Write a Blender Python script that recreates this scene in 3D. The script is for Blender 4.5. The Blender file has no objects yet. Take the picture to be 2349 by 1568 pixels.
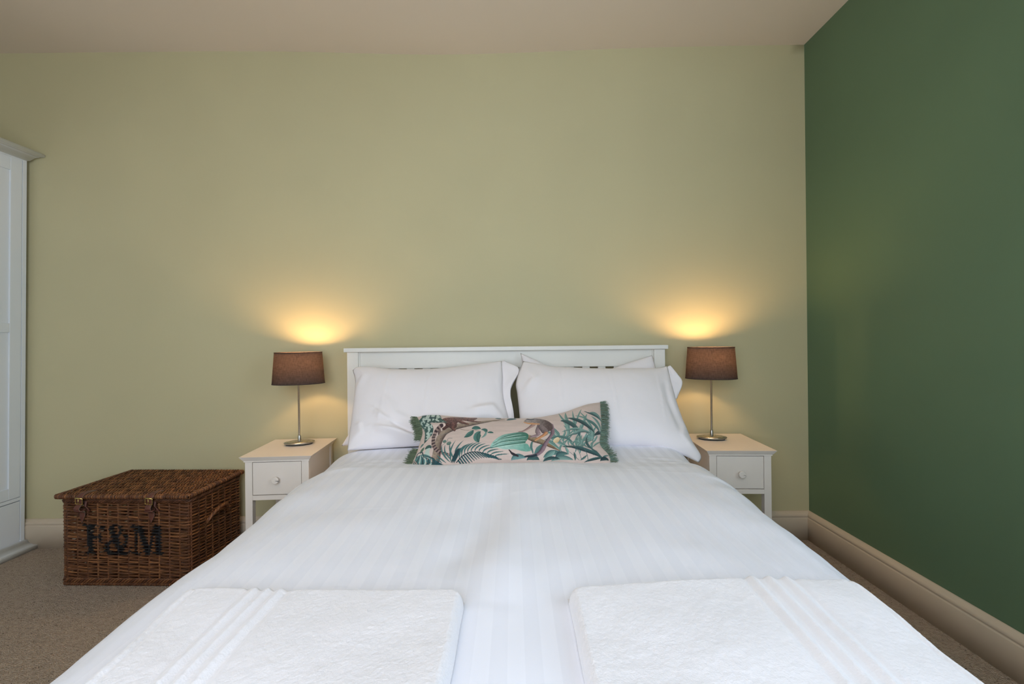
import bpy, bmesh, math, random
import numpy as np
from mathutils import Vector, Matrix

random.seed(7)
RNG = np.random.default_rng(11)
SC = bpy.context.scene
COL = SC.collection
PI = math.pi

# ---------------------------------------------------------------- camera, light, exposure
cam_d = bpy.data.cameras.new('camera')
cam = bpy.data.objects.new('camera', cam_d)
COL.objects.link(cam)
cam_d.sensor_width = 36.0
cam_d.lens = 1109.0 / 2349.0 * 36.0
cam_d.shift_x = -2.5 / 2349.0
cam_d.shift_y = -6.0 / 2349.0
cam_d.clip_start = 0.02
cam.location = (0.0, -2.465, 1.03)
# level, square on to the back wall, with about half a degree of roll
cam.matrix_world = Matrix.Translation(cam.location) @ Matrix.Rotation(PI / 2, 4, 'X') @ Matrix.Rotation(-0.0105, 4, 'Z')
SC.camera = cam

world = bpy.data.worlds.new('world')
SC.world = world
world.use_nodes = True
wn = world.node_tree.nodes
sky = wn.new('ShaderNodeTexSky')
sky.sky_type = 'NISHITA'
sky.sun_disc = False
sky.sun_elevation = math.radians(35)
sky.sun_rotation = math.radians(120)
world.node_tree.links.new(sky.outputs['Color'], wn['Background'].inputs['Color'])
wn['Background'].inputs['Strength'].default_value = 0.25

# daylight entering through the room's two windows: one in the rear wall behind the camera,
# one in the green wall beside the camera
REAR_Y, XL, XR, CEIL = -3.45, -3.07, 1.50, 2.515
WINDOWS = [((-0.45, REAR_Y), 0.0, 1.60, 0.62, 2.34, 54.0, (0.78, 0.88, 1.0)),        # foot point, turn, width, sill, head, watts, tint
           ((XR, -2.55), PI / 2, 1.10, 0.70, 2.30, 26.0, (0.62, 0.80, 1.0))]
for (wp, turn, ww, z0, z1, watts, tint) in WINDOWS:
    ld = bpy.data.lights.new('window_daylight', 'AREA')
    ld.shape = 'RECTANGLE'
    ld.size = ww - 0.1
    ld.size_y = z1 - z0 - 0.1
    ld.energy = watts
    ld.color = tint
    lo = bpy.data.objects.new('window_daylight', ld)
    lo.location = (wp[0] + 0.02 * math.sin(turn), wp[1] - 0.02 * math.cos(turn), (z0 + z1) / 2)
    lo.rotation_euler = (PI / 2, 0, turn)
    COL.objects.link(lo)

SC.view_settings.view_transform = 'Standard'
SC.view_settings.look = 'None'
SC.view_settings.exposure = -0.26
SC.view_settings.gamma = 1.0
SC.view_settings.use_curve_mapping = False
SC.cycles.use_denoising = True
SC.cycles.max_bounces = 7
SC.cycles.diffuse_bounces = 4
SC.cycles.use_adaptive_sampling = True
SC.cycles.adaptive_threshold = 0.065
SC.cycles.adaptive_min_samples = 16
SC.cycles.sample_clamp_indirect = 6.0

# ---------------------------------------------------------------- noise
def _hash(ix, iy, seed):
    n = (ix.astype(np.int64) * 374761393 + iy.astype(np.int64) * 668265263 + seed * 974634777) & 0xFFFFFFFF
    n = ((n ^ (n >> 13)) * 1274126177) & 0xFFFFFFFF
    return ((n ^ (n >> 16)) & 0xFFFF) / 65535.0

def vnoise(x, y, seed=0):
    x = np.asarray(x, float); y = np.asarray(y, float)
    ix = np.floor(x); iy = np.floor(y)
    fx = x - ix; fy = y - iy
    fx = fx * fx * fx * (fx * (fx * 6 - 15) + 10); fy = fy * fy * fy * (fy * (fy * 6 - 15) + 10)
    a = _hash(ix, iy, seed); b = _hash(ix + 1, iy, seed); c = _hash(ix, iy + 1, seed); d = _hash(ix + 1, iy + 1, seed)
    return (a * (1 - fx) + b * fx) * (1 - fy) + (c * (1 - fx) + d * fx) * fy * 1.0 - 0.5

def fbm(x, y, octs=3, seed=0):
    t = 0; a = 1.0
    for o in range(octs):
        t = t + a * vnoise(x * 2 ** o + 17.3 * o, y * 2 ** o - 9.1 * o, seed + o)
        a *= 0.5
    return t

def seg_dist(px, py, pts):
    """distance to a polyline, running parameter 0..1 and side sign"""
    best = np.full(px.shape, 1e9); tt = np.zeros(px.shape); sg = np.ones(px.shape)
    n = len(pts) - 1
    for i in range(n):
        ax, ay = pts[i]; bx, by = pts[i + 1]
        dx, dy = bx - ax, by - ay
        L2 = dx * dx + dy * dy + 1e-12
        t = np.clip(((px - ax) * dx + (py - ay) * dy) / L2, 0, 1)
        ex = px - (ax + t * dx); ey = py - (ay + t * dy)
        d = np.sqrt(ex * ex + ey * ey)
        m = d < best
        best = np.where(m, d, best); tt = np.where(m, (i + t) / n, tt)
        sg = np.where(m, np.sign(dx * ey - dy * ex), sg)
    return best, tt, sg

def inside(px, py, pts):
    r = np.zeros(px.shape, bool)
    n = len(pts)
    for i in range(n):
        x0, y0 = pts[i]; x1, y1 = pts[(i + 1) % n]
        if y0 == y1: continue
        c = ((y0 > py) != (y1 > py)) & (px < (x1 - x0) * (py - y0) / (y1 - y0) + x0)
        r ^= c
    return r

def catmull(pts, n, closed=False):
    P = np.array(pts, float)
    if closed:
        Q = np.vstack([P[-1], P, P[0], P[1]])
    else:
        Q = np.vstack([2 * P[0] - P[1], P, 2 * P[-1] - P[-2]])
    m = len(Q) - 3
    out = []
    for i in range(m):
        t = np.linspace(0, 1, 13)[:-1][:, None]
        a, b, c, d = Q[i], Q[i + 1], Q[i + 2], Q[i + 3]
        out.append(0.5 * ((2 * b) + (-a + c) * t + (2 * a - 5 * b + 4 * c - d) * t ** 2 + (-a + 3 * b - 3 * c + d) * t ** 3))
    out = np.vstack(out)
    if not closed: out = np.vstack([out, P[-1]])
    if n is None: return out
    s = np.r_[0, np.cumsum(np.linalg.norm(np.diff(out, axis=0), axis=1))]
    q = np.linspace(0, s[-1], n)
    return np.stack([np.interp(q, s, out[:, k]) for k in range(out.shape[1])], 1)

# ---------------------------------------------------------------- object helpers
def obj_mesh(name, verts, faces, mat=None, parent=None, smooth=False, mats=None, mat_idx=None):
    me = bpy.data.meshes.new(name)
    verts = np.asarray(verts, np.float32)
    if isinstance(faces, np.ndarray):
        k = faces.shape[1]
        me.vertices.add(len(verts)); me.vertices.foreach_set('co', verts.ravel())
        me.loops.add(faces.size); me.loops.foreach_set('vertex_index', faces.ravel().astype(np.int32))
        me.polygons.add(len(faces)); me.polygons.foreach_set('loop_start', np.arange(0, faces.size, k, dtype=np.int32))
        me.update(calc_edges=True)
    else:
        me.from_pydata([tuple(v) for v in verts.tolist()], [], faces)
    if mats:
        for m in mats: me.materials.append(m)
    elif mat: me.materials.append(mat)
    if mat_idx is not None: me.polygons.foreach_set('material_index', np.asarray(mat_idx, np.int32))
    if smooth: me.polygons.foreach_set('use_smooth', np.ones(len(me.polygons), bool))
    me.update()
    o = bpy.data.objects.new(name, me)
    COL.objects.link(o)
    if parent is not None: o.parent = parent
    return o

def from_bm(name, bm, mat, parent=None, smooth=False):
    me = bpy.data.meshes.new(name)
    bmesh.ops.recalc_face_normals(bm, faces=bm.faces)
    bm.to_mesh(me); bm.free()
    me.materials.append(mat)
    if smooth: me.polygons.foreach_set('use_smooth', np.ones(len(me.polygons), bool))
    o = bpy.data.objects.new(name, me)
    COL.objects.link(o)
    if parent is not None: o.parent = parent
    return o

def bm_box(bm, x0, x1, y0, y1, z0, z1, bev=0.0, seg=2, top_in=0.0, bot_in=0.0):
    """box; bot_in / top_in pull the lower or upper rim inward (chamfered tops)"""
    r = bmesh.ops.create_cube(bm, size=1.0)
    for v in r['verts']:
        ins = top_in if v.co.z > 0 else bot_in
        sx = 1 if v.co.x > 0 else -1; sy = 1 if v.co.y > 0 else -1
        v.co = Vector(((x1 if sx > 0 else x0) - sx * ins, (y1 if sy > 0 else y0) - sy * ins, z1 if v.co.z > 0 else z0))
    if bev > 0:
        es = {e for v in r['verts'] for e in v.link_edges}
        bmesh.ops.bevel(bm, geom=list(es), offset=bev, segments=seg, affect='EDGES', profile=0.6)

def box(name, x0, x1, y0, y1, z0, z1, mat, parent=None, bev=0.0015, **k):
    bm = bmesh.new(); bm_box(bm, x0, x1, y0, y1, z0, z1, bev, **k)
    return from_bm(name, bm, mat, parent)

def empty(name, loc, rz=0.0, ry=0.0):
    o = bpy.data.objects.new(name, None)
    o.empty_display_size = 0.1
    o.location = loc; o.rotation_euler = (0, ry, rz)
    COL.objects.link(o)
    return o

def tag(o, label, cat, group=None):
    o['label'] = label; o['category'] = cat
    if group: o['group'] = group
    return o

def struct(o):
    o['kind'] = 'structure'
    return o

class MB:
    """collects quads of many strands into one mesh"""
    def __init__(s): s.v = []; s.f = []; s.n = 0; s.c = []
    def tube(s, path, rad, sides=6, closed=False, flat=1.0, up=(0, 0, 1), color=None, twist=0.0):
        P = np.asarray(path, float); n = len(P)
        if closed: T = np.roll(P, -1, 0) - np.roll(P, 1, 0)
        else: T = np.gradient(P, axis=0)
        T /= np.linalg.norm(T, axis=1)[:, None] + 1e-12
        U = np.broadcast_to(np.array(up, float), P.shape)
        B = np.cross(T, U); bl = np.linalg.norm(B, axis=1)[:, None]
        alt = np.cross(T, np.broadcast_to(np.array((0.31, 0.9, 0.2)), P.shape))
        B = np.where(bl < 0.15, alt, B); B /= np.linalg.norm(B, axis=1)[:, None] + 1e-12
        N = np.cross(B, T)
        a = np.linspace(0, 2 * PI, sides, endpoint=False) + twist
        r = np.broadcast_to(np.asarray(rad, float), (n,))[:, None, None]
        V = P[:, None, :] + r * (np.cos(a)[None, :, None] * B[:, None, :] + flat * np.sin(a)[None, :, None] * N[:, None, :])
        m = n if closed else n - 1
        i = np.arange(m)[:, None]; j = np.arange(sides)[None, :]
        i2 = (i + 1) % n; j2 = (j + 1) % sides
        f = np.stack([i * sides + j, i * sides + j2, i2 * sides + j2, i2 * sides + j], -1).reshape(-1, 4)
        s.v.append(V.reshape(-1, 3)); s.f.append(f + s.n); s.n += n * sides
        if not closed:
            k = s.n - n * sides
            if sides == 4:
                s.f.append(np.array([[k, k + 3, k + 2, k + 1], [s.n - 4, s.n - 3, s.n - 2, s.n - 1]]))
            elif sides == 6:
                e = s.n - 6
                s.f.append(np.array([[k, k + 3, k + 2, k + 1], [k, k + 5, k + 4, k + 3], [e, e + 1, e + 2, e + 3], [e, e + 3, e + 4, e + 5]]))
        if color is not None: s.c.append(np.broadcast_to(np.asarray(color, float), (n, 3)).repeat(sides, 0))
    def grid(s, V, closed_u=False):
        """V is (n, m, 3)"""
        n, m = V.shape[:2]
        i = np.arange(n - 1)[:, None]; mm = m if closed_u else m - 1
        j = np.arange(mm)[None, :]; j2 = (j + 1) % m
        f = np.stack([i * m + j, i * m + j2, (i + 1) * m + j2, (i + 1) * m + j], -1).reshape(-1, 4)
        s.v.append(V.reshape(-1, 3)); s.f.append(f + s.n); s.n += n * m
    def build(s, name, mat, parent=None, smooth=True, attr=None):
        o = obj_mesh(name, np.vstack(s.v), np.vstack(s.f).astype(np.int32), mat, parent, smooth)
        if s.n < 4000 and not s.c:
            bm = bmesh.new(); bm.from_mesh(o.data); bmesh.ops.remove_doubles(bm, verts=bm.verts, dist=0.0004); bmesh.ops.recalc_face_normals(bm, faces=bm.faces); bm.to_mesh(o.data); bm.free()
        if attr and s.c:
            C = np.vstack(s.c); set_color(o, attr, C)
        return o

def set_color(o, attr, C):
    a = o.data.color_attributes.new(attr, 'FLOAT_COLOR', 'POINT')
    a.data.foreach_set('color', np.c_[C, np.ones(len(C))].astype(np.float32).ravel())

def lathe(profile, n=40, sx=1.0, sy=1.0, cx=0.0, cy=0.0):
    a = np.linspace(0, 2 * PI, n, endpoint=False)
    p = np.array(profile, float)
    return np.stack([cx + p[:, None, 0] * np.cos(a) * sx, cy + p[:, None, 0] * np.sin(a) * sy, np.broadcast_to(p[:, None, 1], (len(p), n))], -1)

def lin(r, g, b):
    f = lambda c: (c / 255 / 12.92) if c <= 10 else ((c / 255 + 0.055) / 1.055) ** 2.4
    return (f(r), f(g), f(b))

# ---------------------------------------------------------------- materials
def material(name, base=(0.8, 0.8, 0.8), rough=0.5, metal=0.0, spec=0.5, sheen=0.0):
    m = bpy.data.materials.new(name); m.use_nodes = True
    p = m.node_tree.nodes['Principled BSDF']
    p.inputs['Base Color'].default_value = (*base, 1)
    p.inputs['Roughness'].default_value = rough
    p.inputs['Metallic'].default_value = metal
    p.inputs['Specular IOR Level'].default_value = spec
    if sheen: p.inputs['Sheen Weight'].default_value = sheen
    return m, m.node_tree.nodes, m.node_tree.links, p

def coords(N, L, scale=(1, 1, 1), kind='Object'):
    tc = N.new('ShaderNodeTexCoord'); mp = N.new('ShaderNodeMapping')
    mp.inputs['Scale'].default_value = scale
    L.new(tc.outputs[kind], mp.inputs['Vector'])
    return mp.outputs['Vector']

def noise(N, L, vec, scale, detail=3.0, rough=0.5):
    n = N.new('ShaderNodeTexNoise'); n.inputs['Scale'].default_value = scale
    n.inputs['Detail'].default_value = detail; n.inputs['Roughness'].default_value = rough
    L.new(vec, n.inputs['Vector']); return n.outputs['Fac']

def ramp(N, L, fac, stops):
    r = N.new('ShaderNodeValToRGB'); e = r.color_ramp.elements
    while len(e) < len(stops): e.new(0.5)
    for k, (p, c) in enumerate(stops):
        e[k].position = p; e[k].color = (*c, 1)
    L.new(fac, r.inputs['Fac']); return r.outputs['Color']

def bump(N, L, p, h, strength, dist):
    b = N.new('ShaderNodeBump'); b.inputs['Strength'].default_value = strength; b.inputs['Distance'].default_value = dist
    L.new(h, b.inputs['Height']); L.new(b.outputs['Normal'], p.inputs['Normal']); return b

def paint(name, c, rough, vary=0.03, bscale=90, bdist=0.0006, spec=0.35, big=0.0):
    m, N, L, p = material(name, c, rough, spec=spec)
    v = coords(N, L)
    f = noise(N, L, v, 2.3, 1)
    L.new(ramp(N, L, f, [(0.3, tuple(k * (1 - vary) for k in c)), (0.7, tuple(min(1, k * (1 + vary)) for k in c))]), p.inputs['Base Color'])
    h = noise(N, L, v, bscale, 1, 0.5)
    b = bump(N, L, p, h, 0.35, bdist)
    if big:
        h2 = noise(N, L, v, 3.0, 1)
        b2 = N.new('ShaderNodeBump'); b2.inputs['Strength'].default_value = 0.5; b2.inputs['Distance'].default_value = big
        L.new(h2, b2.inputs['Height']); L.new(b2.outputs['Normal'], b.inputs['Normal'])
    return m

M = {}
M['wall'] = paint('sage_wall_paint', lin(197, 188, 150), 0.75, 0.02, 160, 0.0004, big=0.004)
M['green'] = paint('dark_green_wall_paint', lin(96, 120, 92), 0.55, 0.04, 160, 0.0004, big=0.004)
M['ceiling'] = paint('ceiling_paint', lin(226, 214, 200), 0.85, 0.01, 120, 0.0004, big=0.004)
M['skirting'] = paint('skirting_gloss', lin(206, 190, 168), 0.4, 0.03, 25, 0.0012)
M['white'] = paint('white_satin_lacquer', lin(232, 222, 212), 0.38, 0.006, 200, 0.00012, spec=0.45)
M['bedwhite'] = paint('white_bed_lacquer', lin(232, 228, 220), 0.36, 0.006, 200, 0.00012, spec=0.45)
M['cool_lit_white'] = paint('cool_lit_wardrobe_lacquer', lin(226, 230, 234), 0.38, 0.006, 200, 0.00012, spec=0.45)  # white lacquer with the cool tint of the daylight put into its colour
M['dark'] = material('matt_black', (0.02, 0.018, 0.015), 0.9)[0]  # plain matt black of the lamps' foot pads

def carpet():
    m, N, L, p = material('loop_pile_carpet', (0.3, 0.25, 0.2), 0.95, spec=0.1)
    v = coords(N, L)
    vo = N.new('ShaderNodeTexVoronoi'); vo.inputs['Scale'].default_value = 250.0
    L.new(v, vo.inputs['Vector'])
    h = N.new('ShaderNodeMath'); h.operation = 'SUBTRACT'; h.inputs[0].default_value = 1.0
    L.new(vo.outputs['Distance'], h.inputs[1])
    base = ramp(N, L, noise(N, L, v, 60, 4, 0.7), [(0.25, lin(162, 142, 124)), (0.5, lin(186, 167, 149)), (0.8, lin(200, 183, 166))])
    sep = N.new('ShaderNodeSeparateColor'); L.new(vo.outputs['Color'], sep.inputs['Color'])
    fleck = ramp(N, L, sep.outputs['Red'], [(0.0, (0.3, 0.28, 0.26)), (0.008, (0.45, 0.42, 0.4)), (0.016, (1, 1, 1))])
    mx = N.new('ShaderNodeMix'); mx.data_type = 'RGBA'; mx.blend_type = 'MULTIPLY'; mx.inputs['Factor'].default_value = 1.0
    L.new(base, mx.inputs['A']); L.new(fleck, mx.inputs['B'])
    L.new(mx.outputs['Result'], p.inputs['Base Color'])
    bump(N, L, p, h.outputs['Value'], 1.0, 0.006)
    return m
M['carpet'] = carpet()

def linen(name, c, stripes=False):
    m, N, L, p = material(name, c, 0.62, spec=0.3, sheen=0.15)
    v = coords(N, L)
    h = noise(N, L, v, 900, 2)
    bump(N, L, p, h, 0.18, 0.0004)
    if stripes:
        uv = N.new('ShaderNodeUVMap'); uv.uv_map = 'weave'
        s = N.new('ShaderNodeSeparateXYZ'); L.new(uv.outputs['UV'], s.inputs['Vector'])
        a = N.new('ShaderNodeMath'); a.operation = 'MULTIPLY'; a.inputs[1].default_value = 1 / 0.047
        L.new(s.outputs['X'], a.inputs[0])
        fr = N.new('ShaderNodeMath'); fr.operation = 'FRACT'; L.new(a.outputs[0], fr.inputs[0])
        st = ramp(N, L, fr.outputs[0], [(0.0, (0, 0, 0)), (0.49, (0, 0, 0)), (0.51, (1, 1, 1)), (0.985, (1, 1, 1))])
        mx = N.new('ShaderNodeMix'); mx.data_type = 'RGBA'
        L.new(st, mx.inputs['Factor'])
        mx.inputs['A'].default_value = (*[k * 0.958 for k in c], 1); mx.inputs['B'].default_value = (*c, 1)
        L.new(mx.outputs['Result'], p.inputs['Base Color'])
        rr = N.new('ShaderNodeMapRange'); rr.inputs['To Min'].default_value = 0.72; rr.inputs['To Max'].default_value = 0.40
        sc = N.new('ShaderNodeRGBToBW'); L.new(st, sc.inputs['Color']); L.new(sc.outputs['Val'], rr.inputs['Value'])
        L.new(rr.outputs['Result'], p.inputs['Roughness'])
    return m
M['cotton'] = linen('white_pillow_cotton', lin(240, 234, 236))
M['duvet'] = linen('white_satin_stripe_cotton', lin(244, 245, 255), True)
M['mattress'] = linen('mattress_ticking', lin(225, 222, 214))

def terry():
    m, N, L, p = material('white_terry_cotton', lin(236, 233, 237), 0.9, spec=0.1, sheen=0.4)
    v = coords(N, L)
    vo = N.new('ShaderNodeTexVoronoi'); vo.inputs['Scale'].default_value = 420
    L.new(v, vo.inputs['Vector'])
    bump(N, L, p, vo.outputs['Distance'], 0.25, 0.0010)
    return m
M['terry'] = terry()

def steel():
    m, N, L, p = material('brushed_steel', lin(178, 176, 170), 0.28, metal=1.0)
    v = coords(N, L, (1, 1, 60)); f = noise(N, L, v, 30, 2)
    r = N.new('ShaderNodeMapRange'); r.inputs['To Min'].default_value = 0.2; r.inputs['To Max'].default_value = 0.38
    L.new(f, r.inputs['Value']); L.new(r.outputs['Result'], p.inputs['Roughness'])
    return m
M['steel'] = steel()
M['brass'] = material('polished_brass', lin(214, 190, 120), 0.25, metal=1.0)[0]

def leather():
    m, N, L, p = material('brown_strap_leather', lin(74, 42, 30), 0.55)
    v = coords(N, L); f = noise(N, L, v, 120, 4)
    L.new(ramp(N, L, f, [(0.3, lin(82, 46, 36)), (0.7, lin(108, 62, 48))]), p.inputs['Base Color'])
    bump(N, L, p, f, 0.3, 0.0006)
    return m
M['leather'] = leather()
M['leather_edge'] = material('pale_cut_leather_edge', lin(128, 106, 90), 0.8)[0]

def wicker():
    m, N, L, p = material('brown_willow', (0.2, 0.1, 0.05), 0.5, spec=0.4)
    at = N.new('ShaderNodeAttribute'); at.attribute_name = 'tint'
    v = coords(N, L); f = noise(N, L, v, 70, 4, 0.6)
    k = ramp(N, L, f, [(0.25, (0.62, 0.62, 0.62)), (0.75, (1.25, 1.2, 1.15))])
    mx = N.new('ShaderNodeMix'); mx.data_type = 'RGBA'; mx.blend_type = 'MULTIPLY'; mx.inputs['Factor'].default_value = 1.0
    L.new(at.outputs['Color'], mx.inputs['A']); L.new(k, mx.inputs['B']); L.new(mx.outputs['Result'], p.inputs['Base Color'])
    bump(N, L, p, f, 0.25, 0.0008)
    return m
M['wicker'] = wicker()

def attr_fabric(name, attr, rough=0.8):
    m, N, L, p = material(name, (0.5, 0.5, 0.5), rough, spec=0.2, sheen=0.25)
    at = N.new('ShaderNodeAttribute'); at.attribute_name = attr
    L.new(at.outputs['Color'], p.inputs['Base Color'])
    h = noise(N, L, coords(N, L), 700, 2); bump(N, L, p, h, 0.2, 0.0006)
    return m
M['print'] = attr_fabric('printed_velvet', 'print')
M['fringe'] = attr_fabric('green_brush_fringe', 'tint')

def shade_fabric():
    m = bpy.data.materials.new('taupe_lampshade_fabric'); m.use_nodes = True
    N = m.node_tree.nodes; L = m.node_tree.links; N.clear()
    out = N.new('ShaderNodeOutputMaterial')
    v = coords(N, L, (40, 40, 420)); f = noise(N, L, v, 1.0, 4, 0.6)
    v2 = coords(N, L, (500, 500, 60)); f2 = noise(N, L, v2, 1.0, 2)
    ad = N.new('ShaderNodeMath'); ad.operation = 'ADD'; L.new(f, ad.inputs[0]); L.new(f2, ad.inputs[1])
    hf = N.new('ShaderNodeMath'); hf.operation = 'MULTIPLY'; hf.inputs[1].default_value = 0.5; L.new(ad.outputs[0], hf.inputs[0])
    d = N.new('ShaderNodeBsdfDiffuse'); t = N.new('ShaderNodeBsdfTranslucent')
    L.new(ramp(N, L, hf.outputs[0], [(0.3, lin(74, 62, 58)), (0.7, lin(104, 90, 84))]), d.inputs['Color'])
    L.new(ramp(N, L, hf.outputs[0], [(0.3, (0.05, 0.036, 0.03)), (0.7, (0.15, 0.115, 0.10))]), t.inputs['Color'])
    mx = N.new('ShaderNodeMixShader'); mx.inputs['Fac'].default_value = 0.35
    L.new(d.outputs[0], mx.inputs[1]); L.new(t.outputs[0], mx.inputs[2]); L.new(mx.outputs[0], out.inputs['Surface'])
    return m
M['shade'] = shade_fabric()
def shade_lining():
    m = bpy.data.materials.new('pale_lampshade_lining'); m.use_nodes = True
    N = m.node_tree.nodes; L = m.node_tree.links; N.clear()
    out = N.new('ShaderNodeOutputMaterial'); d = N.new('ShaderNodeBsdfDiffuse'); t = N.new('ShaderNodeBsdfTranslucent')
    d.inputs['Color'].default_value = (0.30, 0.27, 0.235, 1); t.inputs['Color'].default_value = (0.6, 0.5, 0.4, 1)
    mx = N.new('ShaderNodeMixShader'); mx.inputs['Fac'].default_value = 0.3
    L.new(d.outputs[0], mx.inputs[1]); L.new(t.outputs[0], mx.inputs[2]); L.new(mx.outputs[0], out.inputs['Surface'])
    return m
M['lining'] = shade_lining()
M['drum'] = material('cream_drum_fabric', (0.6, 0.56, 0.5), 0.9)[0]
M['trim'] = material('dark_shade_binding', lin(58, 46, 42), 0.8)[0]

def glow(name, c, s):
    m, N, L, p = material(name, (0.9, 0.85, 0.7), 0.4)
    p.inputs['Emission Color'].default_value = (*c, 1); p.inputs['Emission Strength'].default_value = s
    return m
M['bulb'] = glow('warm_lit_bulb', (1.0, 0.60, 0.27), 300.0)
M['pendant_bulb'] = glow('warm_pendant_bulb', (1.0, 0.76, 0.54), 150.0)
def glass():
    m, N, L, p = material('window_glass', (1, 1, 1), 0.02)
    p.inputs['Transmission Weight'].default_value = 1.0; p.inputs['IOR'].default_value = 1.45
    return m
M['glass'] = glass()

# ---------------------------------------------------------------- the room
struct(box('floor', XL - 0.1, XR + 0.1, REAR_Y - 0.1, 0.1, -0.1, 0.0, M['carpet'], bev=0))

def wall_grid(name, origin, du, dv, nu, nv, amp, seed, thick, mat):
    """plaster wall with the slight unevenness of an old house; closed slab"""
    o = Vector(origin); du = Vector(du); dv = Vector(dv); n = du.cross(dv).normalized()
    U, Vv = np.meshgrid(np.linspace(0, 1, nu), np.linspace(0, 1, nv))
    lu, lv = du.length, dv.length
    w = amp * fbm(U * lu * 1.3 + seed, Vv * lv * 1.3, 2, seed)
    edge = np.minimum(np.minimum(U * lu, (1 - U) * lu), np.minimum(Vv * lv, (1 - Vv) * lv))
    w = w * np.clip(edge / 0.15, 0, 1)
    P = np.array(o)[None, None] + U[..., None] * np.array(du) + Vv[..., None] * np.array(dv) + w[..., None] * np.array(n)
    mb = MB(); mb.grid(P)
    back = P[[0, 0, -1, -1], [0, -1, -1, 0]] - np.array(n) * thick
    k = mb.n; mb.v.append(back); mb.n += 4
    c = [0, nu - 1, nu * nv - 1, nu * (nv - 1)]
    b = [k, k + 1, k + 2, k + 3]
    mb.f.append(np.array([[b[3], b[2], b[1], b[0]]]))
    for i in range(4): mb.f.append(np.array([[c[i], b[i], b[(i + 1) % 4], c[(i + 1) % 4]]]))
    return struct(mb.build(name, mat, None, True))

wall_grid('wall_back', (XL, 0, 0), (XR - XL, 0, 0), (0, 0, CEIL + 0.02), 60, 36, 0.004, 3, 0.12, M['wall'])
wr = wall_grid('wall_right', (XR, 0, 0), (0, -2.0, 0), (0, 0, CEIL + 0.02), 60, 36, 0.004, 5, 0.12, M['green'])
bm = bmesh.new(); bm.from_mesh(wr.data)
bm_box(bm, XR, XR + 0.25, -3.10, -2.0, 0, WINDOWS[1][3]); bm_box(bm, XR, XR + 0.25, -3.10, -2.0, WINDOWS[1][4], CEIL + 0.02); bm_box(bm, XR, XR + 0.25, REAR_Y - 0.1, -3.10, 0, CEIL + 0.02)
bm.to_mesh(wr.data); bm.free()
wall_grid('wall_left', (XL, REAR_Y, 0), (0, -REAR_Y, 0), (0, 0, CEIL + 0.02), 40, 24, 0.003, 8, 0.12, M['wall'])
# ceiling sags a couple of centimetres above the bed
U, V_ = np.meshgrid(np.linspace(XL - 0.1, XR + 0.1, 70), np.linspace(0.1, REAR_Y - 0.1, 50))
Zc = CEIL - 0.030 * np.exp(-((U + 0.25) / 0.75) ** 2) * np.exp(-(V_ / 1.6) ** 2) + 0.002 * fbm(U * 2, V_ * 2, 2, 4)
mb = MB(); mb.grid(np.stack([U, V_, Zc], -1)); mb.grid(np.stack([U, V_, Zc * 0 + CEIL + 0.12], -1)[:, ::-1])
struct(mb.build('ceiling', M['ceiling']))
# rear wall with its window opening
bm = bmesh.new()
(wx, _), _, ww, z0, z1 = WINDOWS[0][:5]
bm_box(bm, XL - 0.1, wx - ww / 2, REAR_Y - 0.25, REAR_Y, 0, CEIL + 0.05)
bm_box(bm, wx - ww / 2, wx + ww / 2, REAR_Y - 0.25, REAR_Y, 0, z0)
bm_box(bm, wx - ww / 2, wx + ww / 2, REAR_Y - 0.25, REAR_Y, z1, CEIL + 0.05)
bm_box(bm, wx + ww / 2, XR + 0.1, REAR_Y - 0.25, REAR_Y, 0, CEIL + 0.05)
struct(from_bm('wall_rear', bm, M['wall']))
for i, (wp, turn, ww, z0, z1, watts, tint) in enumerate(WINDOWS):
    bm = bmesh.new(); yb, yf = -0.2, -0.1; zm = (z0 + z1) / 2
    for a in ((-ww / 2, -ww / 2 + 0.05, z0, z1), (ww / 2 - 0.05, ww / 2, z0, z1), (-ww / 2, ww / 2, z0, z0 + 0.06),
              (-ww / 2, ww / 2, z1 - 0.05, z1), (-ww / 2, ww / 2, zm - 0.025, zm + 0.025), (-0.012, 0.012, z0, z1)):
        bm_box(bm, a[0], a[1], yb, yf, a[2], a[3], 0.003)
    w = struct(from_bm('window_%d' % (i + 1), bm, M['bedwhite']))
    for sx in (-1, 1):
        for (za, zb) in ((z0 + 0.06, zm - 0.025), (zm + 0.025, z1 - 0.05)):
            xa, xb = sorted((sx * 0.012, sx * (ww / 2 - 0.05)))
            box('pane', xa, xb, yb + 0.045, yb + 0.05, za, zb, M['glass'], w, 0)
    box('window_sill', -ww / 2 - 0.05, ww / 2 + 0.05, -0.1, 0.06, z0 - 0.035, z0 - 0.001, M['bedwhite'], w, 0.004)
    w.location = (wp[0], wp[1], 0); w.rotation_euler = (0, 0, turn)

SKIRT = [(0, 0), (0.020, 0), (0.020, 0.108), (0.0195, 0.110), (0.0165, 0.112), (0.0165, 0.115), (0.019, 0.118), (0.0195, 0.124),
         (0.016, 0.131), (0.011, 0.135), (0.008, 0.140), (0.004, 0.143), (0, 0.143)]
def skirting(name, a, b, nrm, ma, mb_):
    """moulded skirting from a to b, mitred by ma / mb_ at its ends"""
    a = np.array(a, float); b = np.array(b, float); nrm = np.array(nrm, float); d = (b - a) / np.linalg.norm(b - a)
    n = 40; V = []
    for k in range(n + 1):
        t = k / n
        row = []
        for (o, z) in SKIRT:
            p = a + (b - a) * t + nrm * o
            if k == 0: p = p + d * o * ma
            if k == n: p = p - d * o * mb_
            wob = 0.0012 * vnoise(np.array([t * 9.0 + 3 * len(name)]), np.array([z * 20]), 2)[0] if 0 < k < n else 0
            row.append((p[0] + nrm[0] * wob, p[1] + nrm[1] * wob, z + wob))
        V.append(row)
    m = MB(); m.grid(np.array(V)); return struct(m.build(name, M['skirting'], None, False))
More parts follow.
